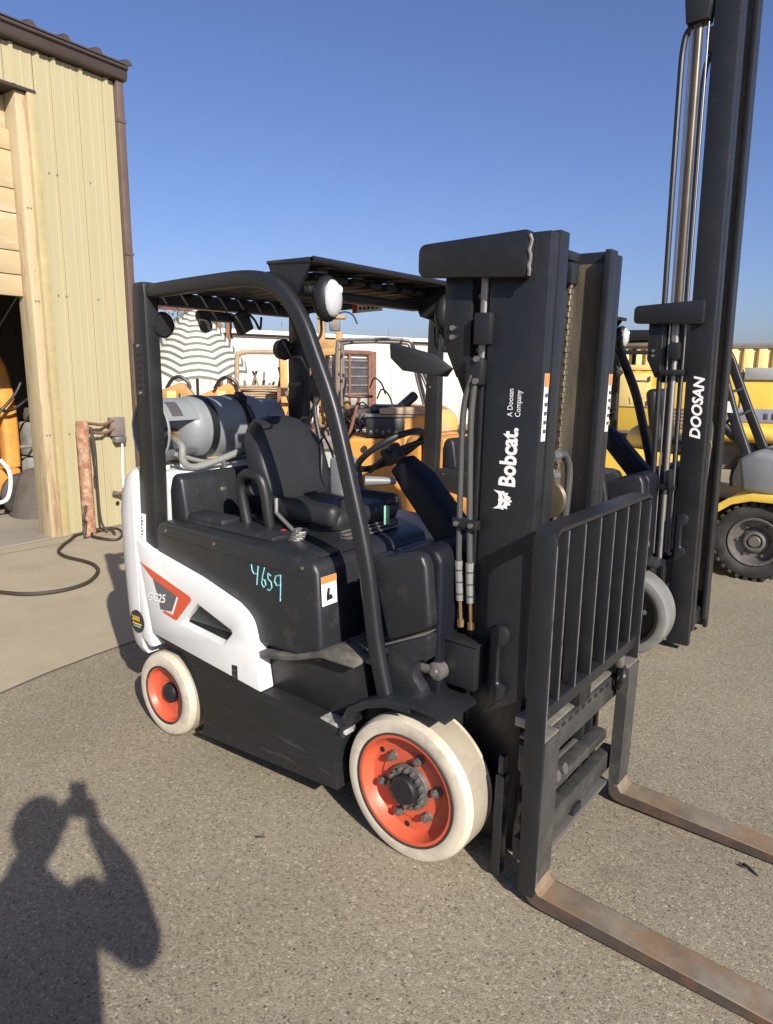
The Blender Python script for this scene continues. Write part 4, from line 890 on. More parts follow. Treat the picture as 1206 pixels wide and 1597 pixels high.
MB().prism([(-.15, .74), (-.20, 1.02), (-.06, 1.10), (.10, 1.07), (.16, .98), (.14, .74)], 'y', -.06, .90, bev=.05, seg=3).build('cowl', 'pod_grey', yt)
MB().prism([(.15, .70), (.17, 1.0), (.20, 1.10), (.30, 1.02), (.28, .70)], 'y', .0, .86, bev=.03).build('dash', 'black_plastic', yt)
MB().sweep(smooth_path([(-.14, .02, 1.05), (-.268, .02, 1.366), (-.358, .02, 1.63), (-.43, .02, 1.83), (-.56, .02, 1.98), (-.9, .02, 2.05), (-1.6, .02, 2.06)]), rrect(.07, .08, .015), scale=None).build('guard_leg', 'hood_plastic', yt)
MB().sweep(smooth_path([(-.17, .86, 1.05), (-.313, .86, 1.358), (-.455, .86, 1.681), (-.555, .86, 1.90), (-.70, .86, 2.02), (-1.0, .86, 2.06), (-1.6, .86, 2.06)]), rrect(.07, .08, .015)).build('guard_leg', 'black_plastic', yt)
MB().b2(-1.66, -.75, .05, .83, 2.05, 2.085, .01).build('guard_roof', 'black_plastic', yt)
for y in (.02, .86): MB().sweep([(-1.6, y, 1.0), (-1.62, y, 2.06)], rrect(.07, .07, .015), side=(0, 1, 0)).build('rear_leg', 'black_plastic', yt)
for z in (1.36, 1.56): MB().cyl((-.27-.36*(z-1.36), .03, z), (-.31-.42*(z-1.36), .86, z+.03), .014, 8).build('grab_rung', 'black_plastic', yt)
MB().box((-.75, .45, 1.06), (.45, .46, .12), .05, seg=3).build('seat', 'seat_vinyl', yt)
MB().box((-1.0, .45, 1.33), (.12, .46, .5), .05, Matrix.Rotation(R(-10), 3, 'Y'), seg=3).build('seat_back', 'seat_vinyl', yt)
MB().tube([Vector((-.45, .45, 1.28))+Vector((.09*math.sin(a), .17*math.cos(a), .14*math.sin(a))) for a in [2*math.pi*i/28 for i in range(28)]], .014, 8, closed=True).build('steering_wheel', 'black_plastic', yt)
MB().cyl((-.1, .45, .95), (-.44, .45, 1.26), .045, 12).build('steering_column', 'black_plastic', yt)
flat([(0, 0), (.06, 0), (.06, .1), (0, .1)], (-.33, -.022, 1.40), (1, 0, 0), (-.36, 0, 1), 'white_decal', yt, 'warning_label')
for y in (.12, .80):
    MB().prism([(.34, y-.06), (.34, y+.06), (.50, y+.06), (.50, y-.06)], 'z', .06, 2.1, bev=.006).build('mast_rail', 'black_plastic', yt)

# ---------------------------------------------------------------- yellow box-bodied truck and ribbed container behind
def facing(p):                          # rotation that turns local +y away from the photographer
    d = Vector(p)-CAM; return math.atan2(d.y, d.x)-math.pi/2
yb = thing('yellow_truck', 'large yellow utility truck body with grey lettered stripe behind the masts', 'truck', (-1.1, 6.95, 0), R(8))
MB().b2(-1.05, 1.9, 0, 1.9, .95, 1.75, .05).build('body', 'machine_yellow', yb)
MB().prism([(-1.00, 1.76), (-.95, 1.83), (-.2, 1.83), (-.1, 1.76)], 'y', .1, 1.8, bev=.02).build('cab_hood', 'straw_yellow', yb)
MB().b2(.50, 1.5, -.03, .0, 1.66, 1.80, .004).build('glass_strip', 'pale_machine', yb)
MB().b2(.1, 1.88, -.012, -.002, 1.16, 1.32, .003).build('stripe', 'lilac_stripe', yb)
for i in range(7): MB().b2(.75+.085*i, .79+.085*i+.02*(i % 2), -.020, -.013, 1.20, 1.27, .002).build('stripe_mark', 'hose_grey', yb)
MB().cyl((.2, -.06, 1.02), (1.9, -.06, 1.02), .10, 20).build('side_tank', 'machine_yellow', yb)
MB().b2(-.98, -.55, -.02, -.002, 1.30, 1.72, .01).build('door_panel', 'straw_yellow', yb)
MB().b2(-.83, -.60, -.03, -.021, 1.62, 1.64, .003).build('door_slot', 'box_grey', yb)
MB().prism([(-.80, 1.42), (-.45, 1.58), (-.42, 1.50), (-.78, 1.34)], 'y', -.03, -.003).build('door_brace', 'straw_yellow', yb)
for x in (-.6, .9):
    MB().lathe([(0, 0), (.30, 0), (.42, .02), (.46, .06), (.46, .24), (.42, .28), (0, .28)], (x, .05, .46), 'y', 28).build('wheel', 'black_rubber', yb)
MB().b2(-1.0, 1.8, .2, 1.7, .55, .95, .02).build('undercarriage', 'grey_junk', yb)
for i in range(6): MB().b2(-.45, .02, -.012, -.002, 1.05+.045*i, 1.075+.045*i, .002).build('grille_slat', 'box_grey', yb)
for z in (1.36, 1.66): MB().cyl((-.565, -.035, z-.03), (-.565, -.035, z+.03), .012, 8).build('hinge', 'box_grey', yb)
MB().tube([(-.94, -.01, 1.48), (-.94, -.05, 1.48), (-.94, -.05, 1.60), (-.94, -.01, 1.60)], .009, 6).build('door_handle', 'black_plastic', yb)
for x in (-1.0, .06, .48, 1.86): MB().b2(x-.006, x+.006, -.010, -.001, .97, 1.78, .001).build('panel_seam', 'box_grey', yb)
MB().tube(smooth_path([(.3, -.04, 1.75), (.34, -.10, 1.55), (.30, -.10, 1.2), (.36, -.06, .98)]), .018, 8).build('side_hose', 'black_plastic', yb)
MB().b2(-1.04, 1.9, -.03, .0, .955, 1.0, .006).build('sill', 'box_grey', yb)
MB().ball((1.25, -.12, 1.52), .07, 12, (.8, .6, 1.3)).build('work_lamp', 'black_plastic', yb)
cg = thing('cab_guard', 'dark flat cab roof on posts with a yellow panel behind the silver mast', 'cab roof', (-2.05, 8.3, 0), R(12))
MB().b2(-.50, .40, -.2, 1.1, 2.10, 2.20, .02).build('roof', 'box_grey', cg); MB().b2(.02, .34, -.215, -.201, 2.15, 2.27, .01).build('roof_panel', 'straw_yellow', cg)
MB().b2(-.48, .42, -.21, -.15, 1.99, 2.05, .01).build('beam', 'black_plastic', cg)
for x in (-.45, .36):
    for y in (-.15, 1.0): MB().b2(x-.03, x+.03, y-.03, y+.03, 0, 2.10, .005).build('post', 'black_plastic', cg)
ct = thing('shipping_container', 'straw-coloured corrugated container standing along the far side of the yard', 'container', (-4.6, 12.6, 0), R(13))
for i in range(40):
    x0 = -2.5+.26*i
    MB().prism([(x0, 0), (x0, -.02), (x0+.03, -.09), (x0+.15, -.09), (x0+.20, -.02), (x0+.255, -.02), (x0+.255, 0)], 'z', .12, 2.22, bev=.006).build('side_rib', 'straw_yellow', ct)
MB().b2(-2.52, 7.92, 0, 2.4, .10, 2.24, .01).build('shell', 'straw_yellow', ct)
MB().b2(-2.55, 7.95, -.10, -.02, 2.25, 2.33, .01).build('top_rail', 'box_grey', ct); MB().b2(-2.55, 7.95, -.10, -.02, .02, .11, .01).build('bottom_rail', 'box_grey', ct)
rl = MB()
for i in range(26):
    x = 3.0+random.uniform(-1, 4.6); y = random.uniform(.1, 1.6)
    a = random.uniform(0, 3); l = random.uniform(.15, .5)
    rl.cyl((x, y, 2.26+random.uniform(0, .06)), (x+l*math.cos(a), y+l*math.sin(a), 2.28+random.uniform(.0, .16)), .012, 5)
tag(rl.build('scrap_rods', 'grey_junk', None, loc=None), 'loose heap of scrap rods lying on top of the corrugated container', 'scrap')
o = COL.objects['scrap_rods']; o.matrix_world = ct.matrix_basis
te = thing('teal_tank', 'teal machine tank with a pale yellow cap between the two tall masts', 'tank', (-.92, 4.75, 0))
MB().lathe([(0, .2), (.26, .2), (.30, .26), (.30, .88), (.24, .96), (0, .98)], (0, 0, 0), 'z', 28).build('vessel', 'teal_paint', te)
MB().ball((-.06, -.08, 1.08), .15, 16, (1, 1, 1.0)).build('cap', 'straw_yellow', te)
for a in range(3): MB().cyl((.2*math.cos(a*2.09), .2*math.sin(a*2.09), 0), (.2*math.cos(a*2.09), .2*math.sin(a*2.09), .24), .03, 8).build('leg', 'grey_junk', te)

# ---------------------------------------------------------------- white building across the yard
wb = thing('white_building', 'long low white building with thin roof edge across the back of the yard', 'building', (-14.3, 4.2, 0), math.atan2(10.18, 2.09))
# local x runs along the front, local y away from the yard
for i in range(18):
    MB().b2(1.0*i, 1.0*i+.985, 0, .10, 0, 2.62, .006).build('wall_panel', 'white_wall', wb)
MB().b2(-.1, 18.1, -.16, 4, 2.64, 2.74, .01).build('roof_edge', 'white_decal', wb); MB().b2(-.1, 18.1, -.05, .0, 2.56, 2.635, .01).build('soffit', 'box_grey', wb)
MB().b2(0, 18, .11, 4, 0, 2.6).build('core', 'white_wall', wb)
MB().b2(3.0, 5.2, -.03, -.004, 2.28, 2.55, .01).build('sign_board', 'hose_grey', wb)
dr = MB().b2(8.55, 10.05, -.05, -.004, .05, 2.10, .005).build('loading_door', 'window_dark', wb)
for x in (8.5, 9.27, 10.0): MB().b2(x, x+.10 if x != 9.27 else x+.06, -.12, -.051, .0, 2.20, .006).build('frame_post', 'rust_brown', dr)
MB().b2(8.5, 10.1, -.12, -.051, 2.21, 2.32, .006).build('frame_head', 'rust_brown', dr)
for z in (.75, 1.05, 1.3, 1.55, 1.8, 2.0): MB().b2(8.62, 9.98, -.08, -.051, z, z+.05 if z != .75 else z+.24, .004).build('grille_bar', 'grey_junk' if z != .75 else 'pale_machine', dr)
MB().b2(10.12, 10.3, -.1, -.004, 0, 2.3, .01).build('rust_column', 'rust_brown', wb)
for x, h in ((7.3, .28), (11.1, .22), (4.4, .2), (13.2, .3)): MB().cyl((x, .3, 2.74), (x, .3, 2.74+h), .02, 8).build('roof_pipe', 'grey_junk', wb)
pb = thing('roof_shrub', 'green creeper sprays rising above the white roof edge', 'plant', (-13.55, 8.6, 2.7))
st = MB(); lf = MB()
for i in range(16):
    a = random.uniform(0, 6.3); h = random.uniform(.2, .75); x = random.uniform(-.3, .4); y = random.uniform(-.9, 1.1)
    e = (x+.2*math.cos(a), y+.25*math.sin(a), h); st.cyl((x, y, 0), e, .012, 5, .005)
    for k in range(26):
        t = random.uniform(.25, 1.05); c = Vector((x+.2*math.cos(a)*t, y+.25*math.sin(a)*t, h*t))+Vector((random.gauss(0, .05), random.gauss(0, .07), random.gauss(0, .04)))
        d = Vector((random.gauss(0, 1), random.gauss(0, 1), random.gauss(0, 1))).normalized()*.05; w = d.orthogonal().normalized()*.018
        lf.poly([c-d, c+w, c+d, c-w])
st.build('stem', 'lumber', pb); lf.build('foliage', 'leaf', pb, smooth=0)

# ---------------------------------------------------------------- old machines seen through the cab
um = thing('patio_umbrella', 'faded white market umbrella with dark stripes tilted on its pole', 'umbrella', (-7.50, 4.33, 0), R(125))
ax = Vector((-.30, -.12, 1)).normalized(); cu_ = Vector((0, 0, 2.58)); s1 = ax.orthogonal().normalized(); s2 = ax.cross(s1)
NR, NS = 8, 24
def um_pt(i, r):
    a = 2*math.pi*i/32; sag = .90-.055*abs(math.sin(NR*a/2))*r
    rr = .80*r*(1-.07*abs(math.sin(NR*a/2))*r)
    return cu_+(s1*math.cos(a)+s2*math.sin(a))*rr-ax*(.86*r**1.3-.06*abs(math.sin(NR*a/2))*r)
for k in range(NS):
    mb = MB(); bm = mb.bm
    ed = lambda q: max(.02, (q+(.06 if q % 2 else -.06))/NS); A = [bm.verts.new(um_pt(i, ed(k))) for i in range(32)]; Bv = [bm.verts.new(um_pt(i, ed(k+1))) for i in range(32)]
    for i in range(32): bm.faces.new((A[i], A[(i+1) % 32], Bv[(i+1) % 32], Bv[i]))
    mb.build('canopy_band', 'canvas_stripe' if k % 2 else 'canvas_white', um)
mb = MB().cyl((.42, .15, 0), cu_-ax*.1, .022, 10); mb.build('pole', 'lumber', um)
MB().ball(cu_+ax*.03, .035, 10).build('finial', 'lumber', um)
for i in range(8): MB().tube([um_pt(i*4, 0.1)-ax*.03, um_pt(i*4, .55)-ax*.03, um_pt(i*4, .98)-ax*.02], .008, 6).build('rib', 'lumber', um)

of = thing('old_forklift', 'rusty orange old forklift with pipe guard and torn black seat', 'forklift', (-4.05, 4.30, 0), R(38))
# local -x is its mast end
MB().prism([(-.30, .30), (-.32, .90), (-.28, .96), (.28, .96), (.30, 1.22), (.36, 1.32), (.86, 1.30), (.95, 1.2), (.95, .35), (.80, .25), (-.2, .25)], 'y', -.42, .42, bev=.03).build('body', 'machine_orange', of)
MB().b2(-.10, .34, -.43, -.20, .97, 1.19, .01).build('engine_bay', 'black_plastic', of)
for i in range(5): MB().cyl((-.05+.07*i, -.44, 1.02+.02*(i % 2)), (-.03+.07*i, -.36, 1.08), .02, 8).build('engine_part', 'grey_junk', of)
MB().b2(-.12, .46, -.44, .40, 1.20, 1.235, .008).build('seat_deck', 'grey_junk', of)
MB().box((.12, -.06, 1.28), (.36, .44, .09), .035, seg=3).build('seat', 'seat_vinyl', of); MB().box((.37, -.06, 1.36), (.10, .42, .30), .04, Matrix.Rotation(R(48), 3, 'Y'), seg=3).build('seat_back', 'seat_vinyl', of)
MB().prism([(.05, 1.238), (.05, 1.30), (.62, 1.33), (.66, 1.238)], 'y', -.46, -.30, bev=.01).build('arm_panel', 'lumber', of)
MB().lathe([(0, -.02), (.035, -.02), (.035, .01), (0, .01)], (-.12, -.43, .84), 'y', 14).build('filler_cap', 'black_plastic', of)
for y in (-.38, .38):
    MB().tube(smooth_path([(-.42, y, .95), (-.44, y, 1.55), (-.43, y, 1.98), (-.38, y, 2.05), (0, y, 2.07), (.32, y, 2.06), (.42, y, 2.0), (.50, y, 1.65), (.60, y, 1.30)]), .020, 8).build('guard_pipe', 'bolt_steel', of)
    MB().tube([(.44, y, 1.95), (.72, y, 1.32)], .018, 8).build('guard_brace', 'bolt_steel', of)
for x in (-.3, 0, .3): MB().cyl((x, -.38, 2.07), (x, .38, 2.07), .016, 8).build('guard_bar', 'bolt_steel', of)
for x in (-.30, .62):
    for y in (-.44, .30): MB().lathe([(0, 0), (.10, 0), (.12, -.02), (.20, -.02), (.24, .02), (.24, .12), (.20, .14), (0, .14)], (x, y, .24), 'y', 26).build('wheel', 'black_rubber', of)
MB().lathe([(.16, -.015), (.175, 0), (.16, .015), (.145, 0), (.16, -.015)], (-.20, 0, 1.42), 'z', 24).build('steering_wheel', 'rust_brown', of); MB().cyl((-.20, 0, 1.4), (-.32, 0, .95), .02, 8).build('steering_column', 'rust_brown', of)

om = thing('old_mast', 'ochre two-rail lift mast with chains standing upright behind the black seat', 'mast', (-5.16, 4.77, 0), R(38))
for x in (-.155, .075):
    MB().b2(x-.045, x+.045, -.06, .06, .05, 2.38 if x < 0 else 2.22, .008).build('mast_rail', 'old_ochre', om)
for x in (-.075, .0): MB().b2(x-.022, x+.022, -.02, .05, .08, 2.12, .005).build('inner_rail', 'rust_brown', om)
for z, h in ((2.00, .12), (1.02, .10), (.45, .12)): MB().b2(-.20, .12, -.085, -.061, z, z+h, .006).build('mast_cross', 'old_ochre', om)
MB().b2(-.22, .16, -.09, .08, 2.385, 2.43, .008).build('mast_cap', 'old_ochre', om)
MB().box((.02, -.02, 2.30), (.14, .12, .14), .02).build('pulley_block', 'grey_junk', om)
MB().cyl((.125, -.02, .3), (.125, -.02, 2.05), .022, 10).build('mast_ram', 'grey_junk', om)
MB().tube(smooth_path([(.05, -.1, 2.44), (.16, -.1, 2.47), (.26, -.1, 2.43), (.32, -.1, 2.32)]), .010, 6).build('loose_hose', 'black_plastic', om)
for x in (-.05, .03): MB().tube(smooth_path([(x, -.09, .9), (x+.01, -.1, 1.3), (x-.02, -.095, 1.7), (x, -.09, 2.0)]), .012, 6).build('mast_hose', 'black_plastic', om)
MB().box((.0, -.10, 1.38), (.22, .06, .10), .012).build('carriage_plate', 'rust_brown', om)
sh = thing('scrap_heap', 'tangled heap of rusty pipes and grey machine parts under the barred door', 'scrap', (-4.72, 4.55, 0), R(38))
MB().b2(-.30, .42, -.15, .40, 0, .90, .03).build('crate', 'rust_brown', sh)
for i in range(52):
    c = Vector((random.uniform(-.26, .40), random.uniform(-.14, .30), .92+abs(random.gauss(0, .20))))
    k = i % 4
    if k == 0: MB().box(c, (random.uniform(.06, .16), random.uniform(.05, .14), random.uniform(.04, .12)), .012, Matrix.Rotation(random.uniform(0, 3), 3, Vector((random.random(), random.random(), random.random())).normalized())).build('machine_part', ('grey_junk', 'rust_brown', 'old_ochre')[i % 3], sh)
    elif k == 1:
        d = Vector((random.gauss(0, 1), random.gauss(0, .5), random.gauss(0, .9))).normalized()*random.uniform(.12, .30); MB().cyl(c-d, c+d, random.uniform(.010, .022), 8).build('pipe', ('rust_brown', 'grey_junk')[i % 2], sh)
    elif k == 2: MB().tube(smooth_path([c, c+Vector((.06, -.05, .12)), c+Vector((.15, -.02, .05)), c+Vector((.2, .03, -.08))]), .010, 6).build('hose', 'black_plastic', sh)
    else: MB().lathe([(.03, -.015), (.07, -.02), (.075, .015), (.03, .02)], c, 'y', 14).build('pulley', 'grey_junk', sh)
orr = thing('pallet_rack', 'rusty upright rack frame with red-brown parts seen past the seat', 'rack', (-4.62, 3.62, 0), R(38))
for x in (-.26, .10):
    MB().b2(x-.02, x+.02, -.02, .02, 0, 1.72 if x > 0 else 1.52, .004).build('upright', 'rust_brown', orr)
for z in (.55, .95, 1.30): MB().b2(-.28, .12, -.03, .25, z, z+.035, .004).build('shelf', 'old_ochre', orr)
for i in range(12): MB().box((random.uniform(-.22, .08), random.uniform(.0, .15), (.62, 1.03, 1.39)[i % 3]+random.uniform(0, .06)), (random.uniform(.06, .12), .1, random.uniform(.07, .16)), .012, Matrix.Rotation(random.uniform(-.4, .4), 3, 'Y')).build('boxed_part', ('maroon', 'grey_junk', 'rust_brown', 'pale_machine')[i % 4], orr)
dm = thing('old_drum', 'battered brown barrel with pipes poking out beside the ochre frame', 'barrel', (-5.52, 3.78, 0))
MB().lathe([(0, .02), (.28, .02), (.29, .05), (.28, .40), (.295, .42), (.28, .44), (.28, .80), (.295, .82), (.28, .84), (.28, 1.16), (.29, 1.18), (.27, 1.18), (.26, 1.1), (0, 1.08)], (0, 0, 0), 'z', 32).build('barrel', 'rust_brown', dm)
for i in range(9):
    a = random.uniform(0, 6.28); MB().cyl((.12*math.cos(a), .12*math.sin(a), 1.08), (.24*math.cos(a+.3), .24*math.sin(a+.3), 1.22+random.uniform(.02, .16)), .018, 8).build('pipe', ('grey_junk', 'old_ochre', 'lumber')[i % 3], dm)
om2 = thing('engine_crane', 'tan workshop crane frame with a chain hook near the far guard post', 'crane', (-5.25, 4.12, 0), R(40))
MB().b2(-.05, .05, -.05, .05, .1, 1.95, .008).build('post', 'old_ochre', om2); MB().box((.22, 0, 1.93), (.62, .07, .09), .01, Matrix.Rotation(R(-6), 3, 'Y')).build('boom', 'old_ochre', om2)
MB().cyl((.04, 0, 1.25), (.30, 0, 1.88), .028, 10).build('boom_ram', 'grey_junk', om2); MB().b2(-.1, .7, -.30, -.22, .02, .12, .01).build('foot', 'old_ochre', om2); MB().b2(-.1, .7, .22, .30, .02, .12, .01).build('foot', 'old_ochre', om2); MB().b2(-.1, .02, -.30, .30, .02, .14, .01).build('foot_bar', 'old_ochre', om2)
MB().tube([(.5, 0, 1.93), (.5, 0, 1.55)], .010, 6).build('chain', 'grey_junk', om2); MB().tube(smooth_path([(.5, 0, 1.55), (.53, 0, 1.50), (.5, 0, 1.46), (.46, 0, 1.49)]), .012, 6).build('hook', 'rust_brown', om2)
fr = thing('lift_frame', 'ochre steel machine frame with a bent top rail and upright mast', 'machine', (-6.15, 4.36, 0), R(48))
MB().tube(smooth_path([(-.32, 0, .3), (-.32, 0, 1.3), (-.31, 0, 1.85), (-.26, 0, 1.94), (-.1, 0, 1.96), (.36, 0, 1.96)]), .032, 8).build('rail', 'lumber', fr)
for y in (-.02, .34): MB().b2(.27, .37, y, y+.09, 0, 2.0, .008).build('upright', 'machine_orange', fr)
MB().b2(.26, .40, -.03, .46, 1.93, 2.02, .01).build('cap_beam', 'machine_orange', fr); MB().cyl((.42, .1, .1), (.42, .1, 1.95), .03, 10).build('ram', 'pale_machine', fr)
MB().b2(-.35, .40, -.05, .55, .25, .75, .03).build('base', 'rust_brown', fr)
ya = thing('loader', 'yellow loader with two sloping lift arms behind the propane tank', 'loader', (-6.66, 3.75, 0), R(42))
MB().b2(-.75, .75, .0, 1.1, .35, 1.15, .05).build('body', 'machine_yellow', ya)
for dx in (-.28, .36):
    MB().prism([(dx-.42, 1.18), (dx-.42, 1.36), (dx, 1.54), (dx+.08, 1.52), (dx+.30, 1.24), (dx+.24, 1.17), (dx, 1.40), (dx-.05, 1.17)], 'y', -.10+.14*(dx > 0), .06+.14*(dx > 0), bev=.012).build('lift_arm', 'old_ochre' if dx < 0 else 'machine_orange', ya)
    MB().b2(dx-.16, dx-.04, -.112+.14*(dx > 0), -.102+.14*(dx > 0), 1.32, 1.43, .004).build('arm_label', 'straw_yellow', ya)
    MB().tube(smooth_path([(dx-.18, -.02, 1.46), (dx-.10, -.02, 1.58), (dx, -.02, 1.62), (dx+.10, -.02, 1.56), (dx+.14, -.02, 1.46)]), .024, 8).build('arm_hose', 'black_plastic', ya)
for x in (-.5, .5): MB().lathe([(0, -.05), (.2, -.05), (.28, 0), (.34, .03), (.34, .2), (0, .2)], (x, -.1, .34), 'y', 26).build('wheel', 'black_rubber', ya)
lm = thing('lumber_pile', 'weathered boards and scrap strips piled in front of the white wall', 'lumber', (-6.48, 4.72, 0), R(48))
MB().b2(-.42, .42, -.22, .4, 0, 1.24, .02).build('crate', 'rust_brown', lm)
for i in range(12):
    x, y = random.uniform(-.4, .4), random.uniform(-.25, .2); MB().cyl((x, y, 1.1), (x+random.uniform(-.25, .25), y+random.uniform(-.05, .1), 1.50+random.uniform(.0, .28)), .016, 8).build('leaning_pipe', ('rust_brown', 'grey_junk', 'old_ochre')[i % 3], lm)
for i in range(22):
    z = 1.26+.032*(i//3)+random.uniform(0, .004); MB().box((random.uniform(-.08, .08), -.3+.24*(i % 3)+random.uniform(-.03, .03), z+.013), (.85+random.uniform(-.2, .25), .16, .022), .003, Matrix.Rotation(random.uniform(-.10, .10), 3, 'Z') @ Matrix.Rotation(random.uniform(-.02, .02), 3, 'Y')).build('board', ('lumber', 'grey_junk', 'jamb_wood')[i % 3], lm)
jk = thing('scrap_engine', 'rusty red-brown engine block with hoses stacked beside the orange mast', 'engine', (-4.40, 3.42, 0), R(38))
MB().b2(-.22, .20, -.2, .25, .0, .72, .03).build('stand', 'grey_junk', jk); MB().b2(-.18, .16, -.15, .2, .73, 1.12, .04).build('block', 'rust_brown', jk)
MB().box((0, -.02, 1.42), (.30, .24, .12), .03, Matrix.Rotation(R(14), 3, 'Y')).build('manifold', 'maroon', jk); MB().box((-.02, 0, 1.55), (.26, .22, .07), .02).build('air_cleaner', 'grey_junk', jk)
for i in range(6): MB().tube(smooth_path([(-.12+.05*i, -.16, 1.10), (-.14+.06*i, -.22, 1.22), (-.10+.04*i, -.14, 1.36)]), .018, 8).build('engine_hose', ('maroon', 'pale_machine', 'grey_junk')[i % 3], jk)
MB().b2(-.06, .04, -.19, -.16, 1.14, 1.30, .006).build('side_plate', 'white_decal', jk)
rw = thing('spare_wheel', 'grey spare wheel standing upright next to the orange machines', 'wheel', (-3.82, 3.22, 0), R(38))
MB().lathe([(.10, 0), (.12, -.02), (.20, -.03), (.25, 0), (.26, .04), (.25, .09), (.2, .11), (.1, .09)], (0, 0, .78), 'y', 32).build('tyre', 'grey_junk', rw); MB().lathe([(0, .03), (.09, .03), (.11, .0)], (0, 0, .78), 'y', 24).build('rim', 'pale_machine', rw); MB().b2(-.2, .2, -.06, .14, 0, .53, .02).build('cradle', 'grey_junk', rw)
cn = thing('roof_canopy', 'dark maroon corrugated lean-to roof behind the workshop corner', 'roof', (-9.3, 4.9, 0), R(60))
for i in range(9): MB().box((-1.2+.27*i, 0, 2.78), (.26, 1.3, .03), .006, Matrix.Rotation(R(10), 3, 'X')).build('roof_sheet', 'maroon', cn)
for x in (-1.2, 1.1):
    for y in (-.5, .5): MB().b2(x-.04, x+.04, y-.04, y+.04, 0, 2.65).build('post', 'rust_brown', cn)

# ---------------------------------------------------------------- bits lying on the asphalt
def twig(pts, label, r=.004):
    mb = MB(); mb.tube([(x, y, z) for x, y, z in pts], [r*1.1]+[r]*(len(pts)-2)+[r*.5], 6)
    tag(mb.build('twig', 'hose_black', None), label, 'twig', 'twigs on the asphalt')
twig([(.965, .215, .006), (.99, .20, .007), (1.02, .178, .005)], 'short dark twig lying between the fork blades', .0045)
twig([(.95, .20, .005), (.97, .195, .006), (.985, .20, .004)], 'tiny twig next to the longer one between the fork blades', .003)
twig([(-.49, -.775, .005), (-.475, -.762, .006), (-.465, -.75, .004)], 'tiny dark splinter on the asphalt in front of the side skirt', .004)

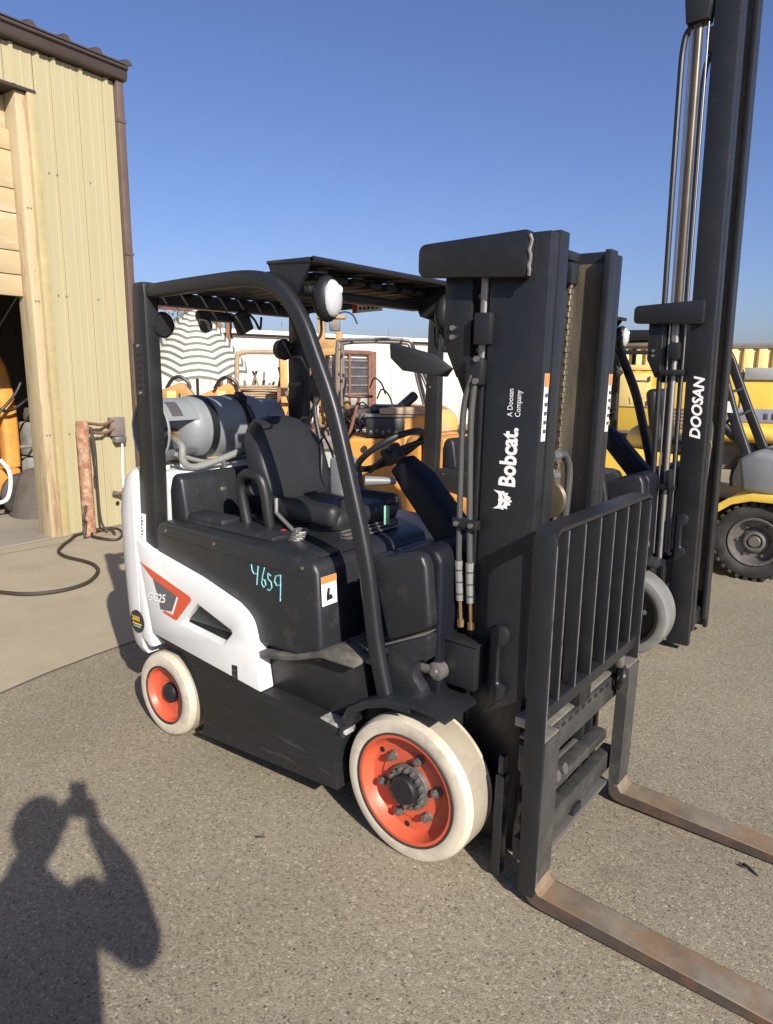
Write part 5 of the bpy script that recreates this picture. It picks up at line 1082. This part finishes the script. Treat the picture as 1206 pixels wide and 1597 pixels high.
# ---------------------------------------------------------------- the photographer
def make_person():
    O = Vector((1.43, -2.53, 0)); fw = Vector((-.617, .787, 0)).normalized(); rt = Vector((fw.y, -fw.x, 0))
    T = Matrix(((rt.x, fw.x, 0, O.x), (rt.y, fw.y, 0, O.y), (0, 0, 1, 0), (0, 0, 0, 1)))
    mb = MB(T)
    def limb(pts, rs, n=14):
        pts = [Vector(p) for p in pts]; P = smooth_path(pts, 4); RR = []
        for i in range(len(pts)-1): RR += [rs[i]+(rs[i+1]-rs[i])*k/4 for k in range(4)]
        RR.append(rs[-1]); mb.tube(P, RR, n); mb.ball(pts[0], rs[0], 12); mb.ball(pts[-1], rs[-1], 12)
    # trunk as stacked ellipses
    rings = []
    for z, w, d, y in ((.86, .185, .125, -.03), (.95, .205, .135, -.03), (1.05, .205, .135, -.025), (1.15, .205, .135, -.02), (1.28, .210, .135, -.02), (1.38, .208, .125, -.03), (1.45, .185, .10, -.035), (1.50, .115, .08, -.04), (1.54, .068, .066, -.035), (1.58, .064, .064, -.028)):
        rings.append([(-.03+w*math.cos(2*math.pi*i/24), y+d*math.sin(2*math.pi*i/24), z) for i in range(24)])
    mb.ring_skin(rings)
    for sg in (-1, 1):
        limb([(sg*.095-.03, -.03, .90), (sg*.105-.03, -.01, .50), (sg*.11-.03, -.035, .10)], [.100, .066, .045]); mb.ball((sg*.105-.03, -.005, .50), .06, 12)
        mb.ball((sg*.115-.03, .03, .045), 1, 16, (.048, .135, .045)); mb.ball((sg*.115-.03, -.04, .07), 1, 12, (.045, .06, .07))
    H = Vector((.0, -.005, 1.675))
    mb.ball(H+Vector((0, -.01, .015)), 1, 24, (.082, .100, .112)); mb.ball(H+Vector((0, .025, -.045)), 1, 18, (.060, .070, .080))
    mb.ball(H+Vector((0, .098, -.018)), 1, 10, (.013, .020, .022)); mb.cyl(H+Vector((0, .085, .03)), H+Vector((0, .108, -.018)), .010, 8, .013)
    for sg in (-1, 1):
        mb.ball(H+Vector((sg*.078, -.012, -.012)), 1, 10, (.012, .020, .032)); mb.ball(H+Vector((sg*.032, .080, .012)), .014, 10)
    mb.ball(H+Vector((0, .088, -.062)), 1, 10, (.026, .012, .007)); mb.ball(H+Vector((0, .088, -.074)), 1, 10, (.022, .011, .007))
    # arms: both hands hold the phone in front of the face
    Cp = Vector((.0487, .2362, 1.7057))               # the lens
    PH = Cp+Vector((0, -.014, -.052))                 # centre of the phone
    limb([(.165, -.03, 1.455), (.275, .06, 1.305)], [.072, .068]); limb([(.275, .06, 1.305), (.210, .145, 1.43), (.112, .185, 1.565)], [.068, .054, .030])
    limb([(-.225, -.03, 1.435), (-.275, .07, 1.215)], [.060, .047]); limb([(-.275, .07, 1.215), (-.13, .150, 1.42), (-.030, .180, 1.555)], [.047, .041, .028])
    for sg in (1, -1):
        wx = PH.x+sg*.060
        palm = Vector((wx, PH.y-.025, PH.z-.055)); mb.ball(palm, 1, 14, (.020, .036, .046)); mb.cyl(palm+Vector((sg*.004, -.012, -.045)), palm, .026, 12, .028)
        for k, (dz, ln) in enumerate(((.038, .046), (.018, .052), (-.003, .049), (-.022, .040))):   # fingers wrap the far edge
            a = palm+Vector((0, .020, dz)); b = Vector((PH.x+sg*.047, PH.y+.013, palm.z+dz+.010)); c = Vector((PH.x+sg*(.047-ln*.5), PH.y+.0165, palm.z+dz+.012))
            limb([a, b, c], [.0095, .0088, .0072], 8)
        limb([palm+Vector((0, -.022, .018)), Vector((PH.x+sg*.042, PH.y-.020, PH.z-.015)), Vector((PH.x+sg*.024, PH.y-.017, PH.z+.005))], [.011, .0098, .008], 8)
    tmp = mb.build('person', 'skin', None, smooth=0)
    md = tmp.modifiers.new('r', 'REMESH'); md.mode = 'VOXEL'; md.voxel_size = .0055
    ms = tmp.modifiers.new('s', 'SMOOTH'); ms.iterations = 3; ms.factor = .5
    dg = bpy.context.evaluated_depsgraph_get(); me = bpy.data.meshes.new_from_object(tmp.evaluated_get(dg))
    bpy.data.objects.remove(tmp)
    me.name = 'person'; me.materials.clear()
    for m_ in ('skin', 'jacket', 'jeans', 'black_rubber'): me.materials.append(M[m_])
    inv = T.inverted()
    for p in me.polygons:
        c = inv @ p.center; p.use_smooth = True
        if c.z > 1.535 or (c.z > 1.49 and math.hypot(c.x+.02, c.y+.03) < .07): p.material_index = 0
        elif c.z > .94: p.material_index = 1
        elif c.z > .10: p.material_index = 2
        else: p.material_index = 3
    o = bpy.data.objects.new('person', me); COL.objects.link(o)
    tag(o, 'person in dark jacket and jeans standing and holding up a phone to photograph', 'person')
    hr = MB(T); hr.ball(H+Vector((0, -.022, .036)), 1, 28, (.090, .099, .102)); hr.build('hair', 'hair', o)
    cuffs = MB(T); cuffs.ring_skin([[(-.03+w*math.cos(2*math.pi*i/28), -.025+d*math.sin(2*math.pi*i/28), z) for i in range(28)] for z, w, d in ((.90, .216, .148), (.96, .216, .146), (1.02, .214, .144))], caps=False); cuffs.build('jacket_hem', 'jacket', o)
    ph = MB(T); ph.box(PH, (.074, .0085, .156), .004); tag(ph.build('phone', 'phone_black', None), 'black phone held upright in both hands of the photographer', 'phone')
    cb = MB(T); cb.box(PH+Vector((.0, .0052, .052)), (.05, .0018, .02), .0006, seg=1); cb.build('camera_bump', 'dark_glass', COL.objects['phone'])
make_person()
